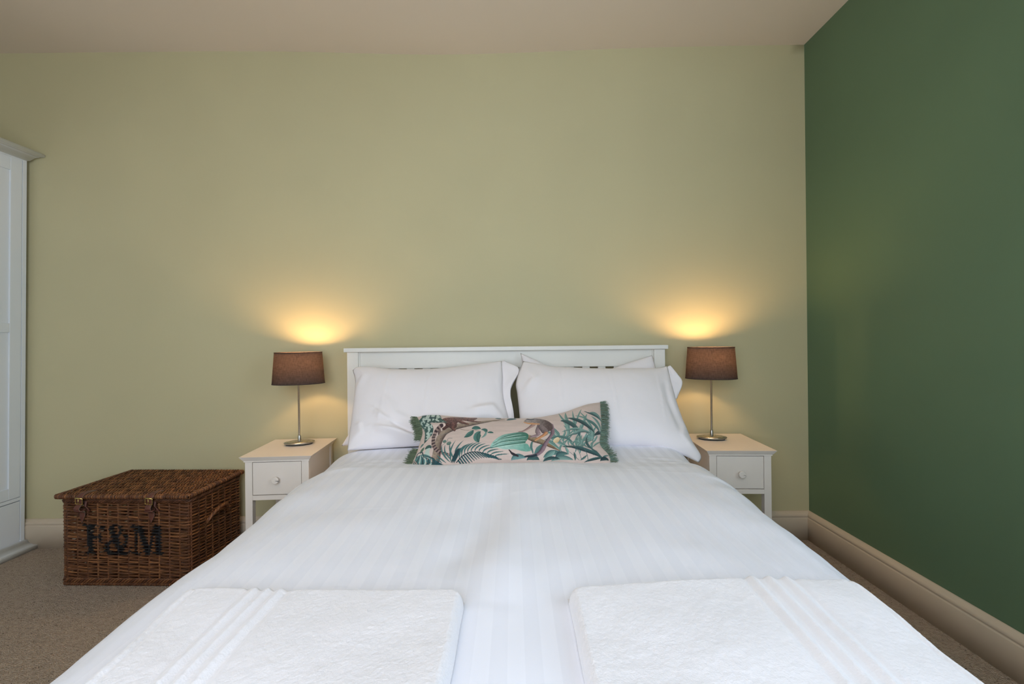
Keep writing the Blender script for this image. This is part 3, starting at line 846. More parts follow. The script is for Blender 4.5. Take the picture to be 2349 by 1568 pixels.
# ---------------------------------------------------------------- printed lumbar cushion
class Painter:
    """lays flat colour shapes on the fabric, in fabric drawing units"""
    def __init__(s, x, y, C): s.x = x; s.y = y; s.C = C
    def sel(s, pts, pad):
        p = np.array(pts); k = (s.x > p[:, 0].min() - pad) & (s.x < p[:, 0].max() + pad) & (s.y > p[:, 1].min() - pad) & (s.y < p[:, 1].max() + pad)
        return np.nonzero(k)[0]
    def poly(s, pts, c, c2=None, grad=None, tex=0.0, ts=0.05, smooth=True):
        P = catmull(pts, None, True) if smooth else np.array(pts, float)
        i = s.sel(P, 2); m = inside(s.x[i], s.y[i], P); i = i[m]
        col = np.tile(np.array(c, float), (len(i), 1))
        if c2 is not None:
            (ax, ay), (bx, by) = grad; d = (bx - ax) ** 2 + (by - ay) ** 2
            t = np.clip(((s.x[i] - ax) * (bx - ax) + (s.y[i] - ay) * (by - ay)) / d, 0, 1)[:, None]
            col = col * (1 - t) + np.array(c2, float) * t
        if tex: col = col * (1 + tex * 2 * fbm(s.x[i] * ts, s.y[i] * ts, 3, 5))[:, None]
        s.C[i] = np.clip(col, 0, 1)
    def stroke(s, pts, w, c, edge=None, bands=None, tex=0.0, ts=0.06):
        P = catmull(pts, 40) if len(pts) > 2 else np.array(pts, float)
        w = np.array(w if hasattr(w, '__len__') else [w, w], float)
        i = s.sel(P, w.max() + 2); d, t, sg = seg_dist(s.x[i], s.y[i], P)
        ww = np.interp(t, np.linspace(0, 1, len(w)), w); m = d < ww; i = i[m]; d = d[m] / ww[m]; t = t[m]; sg = sg[m]
        col = np.tile(np.array(c, float), (len(i), 1))
        if bands is not None:
            n, cb = bands; k = ((np.floor(t * n) % 2) == 0)[:, None]; col = np.where(k, np.array(cb, float), col)
        if edge is not None:
            e = np.clip((d * sg + 0.2), 0, 1)[:, None] ** 1.3; col = col * (1 - e) + np.array(edge, float) * e
        if tex: col = col * (1 + tex * 2 * fbm(s.x[i] * ts, s.y[i] * ts, 3, 9))[:, None]
        s.C[i] = np.clip(col, 0, 1)
    def blade(s, p0, p1, p2, w, c, c2, rib=None, pale=None, flat=0.75):
        tt = np.linspace(0, 1, 26)[:, None]; p0, p1, p2 = map(np.array, (p0, p1, p2))
        P = (1 - tt) ** 2 * p0 + 2 * tt * (1 - tt) * p1 + tt ** 2 * p2
        i = s.sel(P, w + 2); d, t, sg = seg_dist(s.x[i], s.y[i], P)
        ww = w * np.clip(np.sin(PI * np.clip(t * 0.97 + 0.015, 0, 1)), 0, 1) ** flat; m = d < ww; i = i[m]; d = d[m]; t = t[m]; sg = sg[m]; ww = ww[m]
        k = np.clip(0.5 + 0.5 * sg * d / ww + 0.12 * np.sin(d * 0.5 + 2 * t), 0, 1)[:, None]
        col = np.array(c, float) * (1 - k) + np.array(c2, float) * k
        if pale is not None:
            q = (fbm(s.x[i] * 0.06, s.y[i] * 0.06, 3, 14) + 0.22 - 0.60 * d / ww > 0)[:, None]; col = np.where(q, np.array(pale, float), col)
        if rib is not None: col = np.where((d < max(1.0, 0.08 * w))[:, None], np.array(rib, float), col)
        s.C[i] = np.clip(col, 0, 1)

def draw_print(x, y):
    C = np.tile(np.array(lin(208, 188, 179)), (len(x), 1))
    C *= (1 + 0.10 * fbm(x * 0.008, y * 0.05, 3, 2) + 0.05 * vnoise(x * 0.25, y * 0.5, 4))[:, None]
    p = Painter(x, y, C)
    teal = lin(92, 128, 122); pale = lin(138, 168, 158); deep = lin(48, 74, 77); dark = lin(34, 52, 58); mid = lin(68, 101, 99); ice = lin(182, 198, 188)
    # ---- reeds at the right
    R = np.random.default_rng(4)
    soft = [((1600, 480), (1560, 340), (1430, 260), 13), ((1700, 520), (1600, 380), (1460, 330), 18), ((1690, 540), (1600, 440), (1490, 400), 16),
            ((1760, 470), (1720, 330), (1620, 215), 17), ((1740, 400), (1700, 280), (1690, 200), 20), ((1790, 420), (1790, 300), (1770, 180), 16),
            ((1840, 420), (1880, 280), (1930, 190), 16), ((1790, 350), (1820, 220), (1870, 155), 9), ((2010, 400), (1960, 260), (1850, 175), 12),
            ((2000, 300), (1930, 220), (1800, 220), 10), ((2090, 240), (2040, 170), (1960, 175), 20), ((2080, 340), (2060, 250), (1980, 210), 14),
            ((1990, 420), (1960, 330), (1900, 260), 15), ((1920, 530), (1880, 440), (1860, 390), 14), ((1925, 530), (1935, 440), (1940, 380), 15),
            ((1930, 530), (1980, 460), (2050, 430), 13), ((2040, 460), (2020, 380), (1960, 330), 16), ((1830, 500), (1880, 470), (1920, 525), 9),
            ((1650, 640), (1690, 560), (1760, 480), 11), ((1780, 560), (1700, 520), (1560, 470), 17), ((1690, 600), (1620, 520), (1540, 490), 18)]
    for k in range(26):
        bx, by = R.uniform(1660, 2060), R.uniform(420, 640); an = R.uniform(-2.5, -0.7); ln = R.uniform(110, 230); bn = R.uniform(-60, 60)
        tx, ty = bx + ln * math.cos(an), max(by + ln * math.sin(an), 200 if bx < 1850 else 150)
        soft.insert(0, ((bx, by), ((bx + tx) / 2 + bn, (by + ty) / 2 - 20), (tx, ty), R.uniform(8, 15)))
    for (a, b, c, w) in soft: p.blade(a, b, c, w, pale, teal, mid)
    bold = [((1870, 420), (1760, 270), (1640, 290), 24, deep, mid), ((2010, 370), (1880, 250), (1715, 250), 20, dark, mid), ((1990, 405), (1830, 310), (1660, 405), 13, mid, pale),
            ((1985, 385), (1850, 330), (1710, 480), 16, deep, pale), ((1835, 505), (1700, 410), (1520, 500), 13, mid, teal), ((2090, 370), (2060, 350), (2030, 400), 22, dark, deep),
            ((2070, 360), (2020, 270), (1900, 240), 16, mid, teal), ((2085, 230), (2030, 190), (1900, 165), 9, deep, mid), ((2075, 655), (1990, 560), (1955, 405), 17, deep, mid),
            ((2090, 665), (1930, 550), (1718, 560), 25, dark, mid), ((1900, 720), (2000, 660), (2110, 660), 15, mid, dark), ((2160, 630), (2110, 640), (2080, 665), 10, teal, mid)]
    for (a, b, c, w, c1, c2) in bold: p.blade(a, b, c, w, c1, c2, None)
    for (a, b) in (((1835, 505), (1870, 690)), ((1925, 530), (1935, 700)), ((1800, 480), (1860, 600)), ((1760, 620), (1850, 700))): p.stroke([a, b], 2.2, mid)
    # low foliage
    for (a, b, c, w, c1, c2) in [((1400, 690), (1440, 580), (1580, 520), 22, teal, mid), ((1400, 640), (1400, 560), (1420, 480), 12, mid, teal), ((1500, 670), (1590, 590), (1700, 650), 26, mid, teal),
                                 ((1620, 690), (1640, 620), (1750, 640), 24, deep, teal), ((1500, 700), (1570, 640), (1620, 610), 22, teal, pale), ((1580, 705), (1680, 650), (1790, 700), 22, mid, pale),
                                 ((1500, 705), (1560, 660), (1660, 690), 16, dark, mid), ((1740, 640), (1750, 600), (1745, 560), 14, teal, pale), ((1810, 705), (1810, 650), (1805, 620), 12, dark, teal),
                                 ((1860, 700), (1890, 680), (1930, 640), 10, deep, teal), ((1190, 690), (1230, 640), (1330, 670), 26, mid, lin(120, 156, 156)), ((1340, 690), (1400, 640), (1460, 690), 24, deep, mid),
                                 ((2060, 700), (2100, 650), (2150, 700), 24, dark, deep)]:
        p.blade(a, b, c, w, c1, c2)
    # log and fruit
    p.stroke([(1340, 462), (1430, 492), (1525, 522)], [20, 24, 22], lin(150, 130, 104), lin(90, 72, 58), tex=0.2)
    p.stroke([(1575, 545), (1620, 572), (1665, 605)], [18, 15, 6], lin(140, 112, 84), lin(76, 58, 46), tex=0.2)
    p.poly([(1650 + 32 * math.cos(a), 496 + 30 * math.sin(a)) for a in np.linspace(0, 2 * PI, 12)[:-1]], lin(232, 212, 176), lin(196, 160, 118), ((1635, 475), (1680, 525)))
    # ---- monkey
    fur = lin(128, 112, 110); lil = lin(158, 134, 138); orange = lin(206, 152, 108)
    p.stroke([(1545, 340), (1568, 440), (1540, 550), (1450, 635), (1330, 660)], [20, 20, 20, 15, 9], lin(140, 116, 124), lin(84, 64, 74), tex=0.1)
    p.stroke([(1430, 645), (1380, 658), (1320, 658)], [10, 9, 6], dark)
    p.stroke([(1178, 598), (1200, 632), (1252, 655)], [6, 13, 8], lin(48, 42, 48))
    p.stroke([(1430, 345), (1412, 400), (1430, 440), (1368, 462)], [28, 22, 18, 10], lil, lin(110, 90, 92), tex=0.15)
    p.stroke([(1370, 330), (1320, 370), (1270, 402), (1235, 408)], [18, 12, 9, 6], lin(170, 140, 134), lin(110, 84, 80))
    p.poly([(1300, 262), (1345, 248), (1420, 258), (1500, 285), (1548, 325), (1558, 380), (1515, 402), (1470, 355), (1420, 330), (1350, 326), (1292, 312), (1284, 296)], lin(160, 148, 144), lin(94, 76, 72), ((1330, 320), (1490, 280)), tex=0.25, ts=0.09)
    p.stroke([(1286, 300), (1330, 316), (1425, 322)], [6, 11, 6], orange)
    p.stroke([(1440, 355), (1470, 390), (1500, 430), (1440, 492)], [26, 30, 20, 12], fur, lin(92, 76, 78), tex=0.25, ts=0.12)
    p.stroke([(1500, 425), (1482, 455), (1440, 492)], [18, 17, 14], orange, lin(168, 104, 70))
    p.poly([(1306, 262), (1326, 250), (1372, 250), (1384, 266), (1352, 276), (1322, 276)], lin(206, 196, 190))
    p.stroke([(1312, 262), (1345, 268), (1376, 262)], 7, lin(66, 58, 66))
    # ---- big leaf
    p.poly([(1000, 580), (1030, 500), (1085, 445), (1160, 424), (1262, 410), (1322, 430), (1352, 480), (1345, 528), (1386, 562), (1388, 602), (1340, 613), (1280, 604), (1225, 590), (1130, 592), (1060, 572)],
           lin(58, 112, 94), lin(150, 190, 178), ((1300, 420), (1160, 590)), tex=0.12)
    p.poly([(1000, 580), (1120, 556), (1340, 530), (1386, 562), (1388, 602), (1340, 613), (1280, 604), (1225, 590), (1130, 592), (1060, 572)], lin(170, 204, 192), lin(112, 164, 148), ((1160, 540), (1320, 612)), tex=0.1)
    for v in ([(1000, 580), (1150, 545), (1345, 520)], [(1020, 560), (1130, 510), (1340, 490)], [(1030, 530), (1130, 475), (1320, 450)], [(1060, 500), (1140, 450), (1260, 424)]):
        p.stroke(v, [2, 4, 2.5], lin(44, 94, 76)); p.stroke([(a, b + 9) for a, b in v], [1, 3.5, 2], lin(176, 208, 196))
    # ---- branch
    bark = lin(150, 132, 116); bark2 = lin(84, 68, 64)
    p.stroke([(448, 345), (462, 400), (475, 450)], [14, 18, 10], lin(120, 100, 92), bark2)
    p.stroke([(455, 700), (472, 600), (468, 500), (505, 400), (600, 346), (760, 318), (930, 290), (1100, 262)], [44, 38, 40, 36, 26, 18, 9, 3], bark, bark2, tex=0.22)
    p.stroke([(930, 288), (1040, 282), (1110, 280)], [4, 3, 1.5], bark)
    # ---- lemur
    lem = lin(116, 78, 70); lem2 = lin(70, 44, 42)
    p.stroke([(480, 322), (430, 360), (408, 430), (425, 530), (495, 612), (610, 660)], [17, 18, 18, 18, 17, 14], lin(152, 130, 122), None, (27, lin(64, 48, 52)))
    p.poly([(495, 272), (520, 238), (580, 226), (700, 233), (770, 240), (832, 240), (836, 256), (800, 282), (745, 280), (690, 272), (640, 300), (625, 345), (580, 360), (545, 345), (500, 368), (482, 352), (520, 318)], lem, lem2, ((560, 240), (560, 350)), tex=0.5, ts=0.12)
    p.stroke([(655, 265), (690, 290), (745, 318)], [22, 17, 9], lem, lem2, tex=0.4, ts=0.12)
    p.stroke([(760, 270), (810, 285), (872, 294)], [14, 9, 5], lem, lem2, tex=0.4)
    p.stroke([(590, 310), (585, 350), (608, 380)], [24, 15, 12], lem, lem2, tex=0.4, ts=0.12)
    # ---- twig with small leaves
    p.stroke([(665, 372), (720, 388), (790, 388), (850, 400)], [3, 3, 2, 2], bark)
    for (a, b, c, w) in [((776, 374), (815, 352), (862, 376), 22), ((792, 390), (770, 440), (718, 472), 27), ((864, 408), (810, 450), (880, 524), 36), ((868, 384), (930, 380), (915, 425), 17), ((932, 418), (960, 408), (992, 424), 11)]:
        p.blade(a, b, c, w, lin(50, 92, 86), lin(84, 130, 120), lin(40, 72, 70))
    p.blade((918, 405), (925, 450), (888, 474), 12, pale, teal)
    p.blade((1122, 275), (1150, 255), (1212, 258), 14, deep, mid); p.blade((1010, 252), (1040, 248), (1070, 256), 8, deep, mid)
    for (cx, cy, r) in ((530, 500, 19), (580, 525, 24)): p.poly([(cx + r * math.cos(a), cy + r * 0.85 * math.sin(a)) for a in np.linspace(0, 2 * PI, 10)[:-1]], lin(112, 136, 124), lin(80, 106, 98), ((cx, cy - r), (cx, cy + r)))
    p.stroke([(515, 540), (555, 505), (560, 470), (600, 470)], 1.8, mid)
    # ---- caladium leaves, top left
    p.blade((245, 262), (400, 215), (535, 288), 40, lin(58, 92, 84), lin(44, 72, 70), None, ice)
    p.blade((320, 232), (410, 195), (495, 235), 24, lin(50, 84, 78), deep, None, ice)
    p.blade((262, 240), (400, 300), (322, 486), 46, lin(46, 78, 74), lin(58, 92, 86), None, ice)
    # ---- palm fronds
    fr1 = lin(44, 82, 86); fr2 = lin(84, 124, 118)
    for (a, b, c, w) in [((600, 735), (520, 660), (512, 540), 9), ((620, 725), (540, 640), (545, 540), 8), ((605, 730), (590, 640), (640, 500), 9), ((640, 720), (600, 620), (590, 520), 8),
                         ((650, 720), (640, 600), (720, 510), 9), ((560, 740), (500, 690), (470, 650), 8), ((520, 745), (490, 700), (455, 690), 7)]:
        p.blade(a, b, c, w, fr1, fr2)
    rach = np.array(catmull([(660, 738), (720, 672), (800, 632), (880, 626), (980, 648), (1095, 688)], 40))
    for k in range(3, 34, 3):
        bx, by = rach[k]; t = k / 34
        p.blade((bx, by), (bx + 5 + 20 * t, by - 120 + 100 * t), (bx + 70 + 75 * t, by - 170 + 150 * t), 9 - 3 * t, fr1, fr2)
    for k in range(2, 36, 2):
        bx, by = rach[k]; t = k / 36
        p.stroke([(bx, by), (bx + 26, by + 40 * (1 - 0.5 * t)), (bx + 64 - 10 * t, by + 95 * (1 - 0.8 * t))], [8, 8 - 3 * t, 3], fr1)
    p.stroke(rach, [5, 3, 2], dark)
    for dx in (0, 14, 28): p.blade((606 + dx, 745), (640 + dx, 660), (690 + dx * 0.7, 585), 11, dark, fr1)
    # ---- spiky plant, bottom left
    p.stroke([(375, 640), (372, 590), (380, 545)], [26, 22, 20], ice)
    p.poly([(342, 560), (350, 530), (378, 520), (405, 535), (408, 560), (385, 552)], lin(58, 92, 82), deep, ((360, 525), (400, 560)))
    p.blade((300, 600), (310, 560), (330, 535), 15, lin(60, 92, 72), lin(84, 112, 90)); p.blade((285, 530), (300, 500), (318, 492), 11, mid, teal)
    p.poly([(232, 770), (240, 690), (262, 630), (330, 612), (390, 640), (440, 690), (510, 745), (520, 775)], lin(82, 126, 124), lin(44, 80, 86), ((280, 640), (460, 760)), tex=0.2)
    for k in range(7):
        x0 = 262 + 28 * k
        p.stroke([(300 + 8 * k, 622 + k * 3), (x0 + 10, 690), (x0, 770)], [4, 7, 8], ice if k % 2 else deep)
    for k in range(26):
        xx, yy = R.uniform(285, 430), R.uniform(650, 755); p.stroke([(xx, yy), (xx + 1, yy + 7)], 3.6, dark if k % 3 else lin(200, 150, 130))
    for (a, b) in ((16, deep), (11, lin(214, 190, 176)), (5, deep)): p.stroke([(195, 760), (205, 705), (240, 688), (262, 720)], a, b)
    p.stroke([(258, 640), (275, 590), (320, 590), (340, 650)], 6, deep)
    return C

def cushion():
    r = tag(empty('lumbar_cushion', (0.0, -0.72, 0.60)), 'long printed cushion with jungle leaves and animals and green fringed ends', 'cushion')
    loc = np.array((0.0, -0.72, 0.60))
    fr = frame(-0.705, 0.580, -0.500, 0.715)
    top = [(-0.398, 0.248), (-0.363, 0.258), (-0.314, 0.257), (-0.21, 0.240), (-0.087, 0.231), (0.035, 0.227), (0.117, 0.236), (0.201, 0.262), (0.266, 0.295), (0.311, 0.316), (0.367, 0.330)]
    bot = [(-0.380, -0.022), (-0.350, -0.030), (-0.260, -0.032), (-0.10, -0.024), (0.03, -0.020), (0.20, -0.024), (0.29, -0.026), (0.352, -0.012)]
    left = [(-0.380, -0.022), (-0.366, 0.04), (-0.360, 0.11), (-0.362, 0.172), (-0.398, 0.248)]
    right = [(0.352, -0.012), (0.350, 0.030), (0.326, 0.086), (0.344, 0.170), (0.356, 0.25), (0.367, 0.330)]
    nu, nv = 980, 330
    Fp, Bk, (X, Y, U, Vv) = soft_panel(top, bot, left, right, 0.050, nu, nv, fr,
        folds=[([(0.36, 0.31), (0.28, 0.27), (0.20, 0.23)], 0.005, 0.012), ([(0.335, 0.085), (0.27, 0.10), (0.22, 0.11)], -0.006, 0.014),
               ([(-0.35, 0.13), (-0.29, 0.12), (-0.24, 0.13)], -0.006, 0.014), ([(-0.36, 0.19), (-0.30, 0.17), (-0.25, 0.17)], 0.004, 0.010),
               ([(0.33, 0.02), (0.25, 0.04), (0.18, 0.03)], 0.005, 0.012)], seed=101, q=0.5, wr=0.0025, pw=2.6)
    nc = 120; ii = np.linspace(0, nu - 1, nc).astype(int); jj = np.linspace(0, nv - 1, 60).astype(int)
    # fabric drawing units: 4350 per metre or so, following the seams
    yt = np.interp(U, np.linspace(0, 1, 13), [228, 212, 214, 232, 240, 244, 248, 248, 238, 214, 160, 115, 95])
    yb = np.interp(U, np.linspace(0, 1, 9), [742, 755, 745, 712, 690, 690, 706, 712, 705])
    xl = np.interp(Vv, [0, 0.2, 0.5, 0.8, 1], [185, 240, 265, 290, 236]); xr = np.interp(Vv, [0, 0.2, 0.45, 0.7, 1], [2180, 2160, 2085, 2090, 2088])
    px = xl + (xr - xl) * U; dome = (1 - np.abs(2 * Vv - 1) ** 2.6) ** 0.5
    vv = (0.174 * Vv + 0.034 * dome - 0.022) / 0.160; py = yb + (yt - yb) * vv
    Cc = draw_print(px.ravel(), py.ravel())
    mb = MB(); mb.grid(Fp - loc)
    o = mb.build('front_panel', M['print'], r); set_color(o, 'print', Cc)
    mb = MB(); mb.grid((Bk - loc)[np.ix_(jj, ii)][:, ::-1])
    o = mb.build('back_panel', M['fringe'], r); set_color(o, 'tint', np.tile(np.array(lin(120, 130, 112)), (mb.n, 1)))
    # brush fringe on both short ends
    O, ex, ey, en = fr
    R = np.random.default_rng(5)
    for (side, pts, rng) in ((-1, left, [(0.0, 0.34), (0.52, 1.0)]), (1, right, [(0.0, 1.0)])):
        P = catmull(pts, 200)
        T = np.gradient(P, axis=0); T /= np.linalg.norm(T, axis=1)[:, None]
        out = np.stack([T[:, 1], -T[:, 0]], 1) * side
        mb = MB()
        for (a, b) in rng:
            n = int(1100 * (b - a))
            for k in range(n):
                t = R.uniform(a, b); i = int(t * 199)
                fan = 0.0
                if t < 0.12: fan = (0.12 - t) * 5.0
                if t > 0.90: fan = -(t - 0.90) * 5.0
                d = out[i] - T[i] * fan * 1.0; d = d / np.linalg.norm(d)
                L = R.uniform(0.021, 0.030) * (0.8 if t > 0.97 else 1)
                j = R.normal(0, 0.16, 2); d2 = d + j * 0.9
                z = R.uniform(-0.007, 0.007); z2 = z + R.normal(0, 0.004)
                p0 = P[i] - d * 0.004; p1 = P[i] + (d + j * 0.3) * L * 0.5; p2 = P[i] + d2 * L
                pts3 = [O + q_[0] * ex + q_[1] * ey + zz * en - loc for q_, zz in ((p0, z), (p1, (z + z2) / 2), (p2, z2 - 0.002))]
                g = R.uniform(0.72, 1.2); base = np.array(lin(112, 126, 98)) if side < 0 or R.random() < 0.45 else np.array(lin(122, 152, 138))
                mb.tube(pts3, [0.00075, 0.0007, 0.00045], 3, color=base * g)
        f = mb.build('fringe', M['fringe'], r, True, 'tint'); f['kind'] = 'stuff'
        f['label'] = 'green brush fringe'
cushion()

# ---------------------------------------------------------------- folded towels
def towel(label, xi, xo, xf, yb_in, yb_out, bands, seed):
    """folded bath towel lying across the foot of the bed"""
    T, Rr = 0.024, 0.014
    nx, ny = 300, 230
    e = lambda n: np.sort(np.r_[np.linspace(0, 1, n - 24), np.linspace(0.002, 0.03, 12), 1 - np.linspace(0.002, 0.03, 12)])
    A, B = np.meshgrid(e(nx), e(ny))
    yb = yb_in + (yb_out - yb_in) * A + 0.004 * fbm(A * 6, A * 0 + seed, 2, seed)
    X = xi + (xo + (xf - xo) * B - xi) * A + 0.005 * fbm(B * 5 + seed, B * 0, 2, seed + 1) * (0.3 + A)
    Yw = yb + (-2.075 - yb) * B
    W = abs(xo - xi); H = 0.42
    d = np.minimum(np.minimum(A * W, (1 - A) * W * 1.2), np.minimum(B * H, (1 - B) * H))
    # rounded corners
    for ca in (0, 1):
        for cb in (0, 1):
            dx = (A - ca) * (1 - 2 * ca) * W; dy = (B - cb) * (1 - 2 * cb) * H; rc = 0.022
            k = (dx < rc) & (dy < rc); dd = rc - np.hypot(rc - dx, rc - dy)
            d = np.where(k, np.minimum(d, dd), d)
    out = d < 0; d = np.clip(d, 0, None)
    prof = np.sqrt(np.clip(1 - (1 - np.clip(d / Rr, 0, 1)) ** 2, 0, 1))
    Z0 = duvet_z(X.ravel(), Yw.ravel()).reshape(X.shape)
    # the cloth spans small hollows of the duvet
    K = np.ones(9) / 9
    top = T * prof * (1.0 - 0.25 * A) + 0.004 * fbm(X * 7, Yw * 7, 2, seed + 3) * prof + 0.007 * fbm(X * 3 + 2, Yw * 2.2, 2, seed + 6) * prof
    pile = 0.0006 * (vnoise(X * 380, Yw * 380, seed) + 0.5 * vnoise(X * 190, Yw * 190, seed + 2)) + 0.0006 * vnoise(X * 60, Yw * 60, seed + 4)
    flat = np.zeros_like(X); ribs = np.zeros_like(X)
    for bx in bands:
        dx = np.abs(X - bx - 0.006 * np.sin((Yw + 1.6) * 5))
        ribs += 0.0034 * np.exp(-(dx / 0.0065) ** 2)
        flat = np.maximum(flat, np.exp(-((dx - 0.013) / 0.006) ** 2))
    ribs -= 0.0026 * flat
    hem = np.exp(-(((1 - A) * W - 0.020) / 0.004) ** 2)
    top = top + (pile * (1 - 0.8 * flat) * (1 - 0.6 * hem) + ribs - 0.003 * hem) * np.clip(prof * 1.2, 0, 1)
    Z = Z0 + 0.001 + np.clip(top, 0, None)
    P = np.stack([X, Yw, Z], -1)
    c = np.array([(xi + xo) / 2, -1.86, float(np.mean(Z0))])
    mb = MB(); P2 = P - c
    mb.grid(P2 if xo < xi else P2[:, ::-1])
    bot = np.stack([X, Yw, Z0 + 0.0005], -1)[::8, ::8] - c
    mb.grid(bot)
    o = mb.build('bath_towel', M['terry'])
    o.location = c
    return tag(o, label, 'towel', 'folded white towels at the foot of the bed')
towel('folded white bath towel on the hamper side of the duvet', -0.083, -0.570, -0.520, -1.682, -1.628, [-0.390, -0.413, -0.436], 3)
towel('folded white bath towel on the green-wall side of the duvet', 0.086, 0.600, 0.578, -1.664, -1.612, [0.402, 0.433, 0.464], 9)

# ---------------------------------------------------------------- wicker hamper
def hamper():
    r = tag(empty('wicker_hamper', (-1.653, -0.225, 0.0), math.radians(-2.0)), 'brown wicker hamper lettered F&M with leather straps beside the wardrobe', 'hamper')
    w, d, H = 0.2775, 0.180, 0.369
    R = np.random.default_rng(12)
    tones = [lin(112, 70, 40), lin(126, 82, 48), lin(96, 58, 34), lin(138, 92, 56), lin(104, 66, 44)]
    tone = lambda: np.array(tones[R.integers(len(tones))]) * R.uniform(0.65, 1.25)
    rc = 0.022
    # rounded-rectangle perimeter
    def perim(n):
        segs = [(-w + rc, -d, w - rc, -d), (w, -d + rc, w, d - rc), (w - rc, d, -w + rc, d), (-w, d - rc, -w, -d + rc)]
        cent = [(w - rc, -d + rc, -PI / 2), (w - rc, d - rc, 0), (-w + rc, d - rc, PI / 2), (-w + rc, -d + rc, PI)]
        P, Nn = [], []
        for s, c in zip(segs, cent):
            L = math.hypot(s[2] - s[0], s[3] - s[1]); k = int(L / 0.002)
            t = np.linspace(0, 1, k, endpoint=False)[:, None]
            P.append(np.array(s[:2]) * (1 - t) + np.array(s[2:]) * t)
            dx, dy = (s[2] - s[0]) / L, (s[3] - s[1]) / L
            Nn.append(np.tile([dy, -dx], (k, 1)))
            a = np.linspace(c[2], c[2] + PI / 2, 18, endpoint=False)
            P.append(np.stack([c[0] + rc * np.cos(a), c[1] + rc * np.sin(a)], 1)); Nn.append(np.stack([np.cos(a), np.sin(a)], 1))
        P = np.vstack(P); Nn = np.vstack(Nn)
        s = np.r_[0, np.cumsum(np.linalg.norm(np.diff(np.vstack([P, P[:1]]), axis=0), axis=1))]
        Lt = s[-1]; q = np.linspace(0, Lt, n, endpoint=False)
        Pc = np.vstack([P, P[:1]]); Nc = np.vstack([Nn, Nn[:1]])
        return q, Lt, np.stack([np.interp(q, s, Pc[:, 0]), np.interp(q, s, Pc[:, 1])], 1), np.stack([np.interp(q, s, Nc[:, 0]), np.interp(q, s, Nc[:, 1])], 1)
    NST = 40
    q, Lt, P, Nn = perim(NST * 16)
    pitch = Lt / NST
    # stencil lettering, in metres on the front (x from the hamper's middle, z up)
    U8 = lambda pts: [(((x / 6.819 + 130 - 142.5) / 539.0) - w, (1343 - (y / 6.819 + 1120)) / 539.0) for x, y in pts]
    polys = [[(432, 556), (590, 572), (780, 590), (774, 668), (742, 660), (708, 618), (596, 604), (596, 742), (664, 742), (690, 712), (732, 716), (728, 868), (694, 860), (668, 790), (596, 788), (600, 990), (640, 1000), (638, 1035), (448, 1030), (450, 1000), (498, 992), (488, 610), (432, 590)],
             [(1200, 578), (1385, 578), (1392, 605), (1480, 900), (1556, 640), (1556, 575), (1718, 572), (1716, 606), (1680, 612), (1680, 1000), (1716, 1008), (1716, 1040), (1540, 1036), (1540, 1004), (1590, 996), (1588, 700), (1504, 1036), (1428, 1036), (1302, 660), (1296, 996), (1350, 1004), (1350, 1034), (1210, 1034), (1210, 1004), (1262, 994), (1256, 612), (1200, 604)]]
    strokes = [([(880, 640), (940, 780), (1000, 920), (1062, 1012)], [42, 48, 48, 40]), ([(900, 660), (890, 610), (950, 588), (1020, 606), (1034, 660), (1000, 730), (960, 775)], [30, 26, 16, 26, 30, 26, 14]),
               ([(890, 830), (820, 870), (806, 950), (860, 1010), (960, 1020), (1060, 960), (1110, 860), (1130, 780)], [22, 38, 44, 34, 18, 20, 22, 24]),
               ([(1020, 930), (1080, 1010), (1160, 1000), (1186, 950)], [36, 34, 24, 10]), ([(1085, 752), (1140, 760)], [22, 22])]
    polys = [U8(p) for p in polys]; strokes = [(catmull(U8(p), 30) if len(p) > 2 else np.array(U8(p)), np.array(ws) / 6.819 / 539.0) for p, ws in strokes]
    def inked(x, z):
        m = np.zeros(x.shape, bool)
        for p in polys: m |= inside(x, z, p)
        for p, ws in strokes:
            dd, t, sg = seg_dist(x, z, p); m |= dd < np.interp(t, np.linspace(0, 1, len(ws)), ws)
        return m
    ink = np.array(lin(20, 20, 24))
    # weavers
    mb = MB()
    z = 0.030; row = 0
    while z < H - 0.016:
        amp = 0.0046
        ph = q / pitch * PI + row * PI
        j = R.uniform(0, 6.28)
        off = amp * np.sin(ph) * (1 + 0.15 * np.sin(q * 3 + j))
        zz = z + 0.0020 * np.sin(ph + 0.6) + 0.0016 * np.sin(q * R.uniform(3, 7) + j) + 0.0009 * vnoise(q * 30, 0 * q + row, 3)
        path = np.stack([P[:, 0] + Nn[:, 0] * off, P[:, 1] + Nn[:, 1] * off, zz], 1)
        rad = R.uniform(0.0031, 0.0038) * (1 + 0.25 * vnoise(q * 14, 0 * q + row * 3.1, 5))
        t1, t2 = tone(), tone()
        k = np.clip(0.5 + 1.4 * vnoise(q * 6, 0 * q + row * 1.7, 8), 0, 1)[:, None]
        col = t1 * (1 - k) + t2 * k
        fx, fz = path[:, 0], path[:, 2]
        m = (path[:, 1] < -d + 0.012) & (off > -1); m[m] = inked(fx[m], fz[m])
        col = np.where(m[:, None], ink * R.uniform(0.7, 1.3), col)
        mb.tube(path, rad, 6, True, color=col)
        z += R.uniform(0.0064, 0.0072); row += 1
    o = mb.build('woven_sides', M['wicker'], r, True, 'tint'); o['kind'] = 'stuff'
    # stakes
    mb = MB()
    for k in range(NST):
        i = int(k * 16)
        zs = np.linspace(0.004, H - 0.004, 40); c = np.tile(tone(), (40, 1))
        m = np.full(40, P[i, 1] < -d + 0.012) ; m[m] = inked(np.full(m.sum(), P[i, 0]), zs[m])
        c = np.where(m[:, None], ink, c)
        mb.tube(np.stack([P[i, 0] + 0 * zs, P[i, 1] + 0 * zs, zs], 1), 0.0040, 6, up=(1, 0.2, 0), color=c)
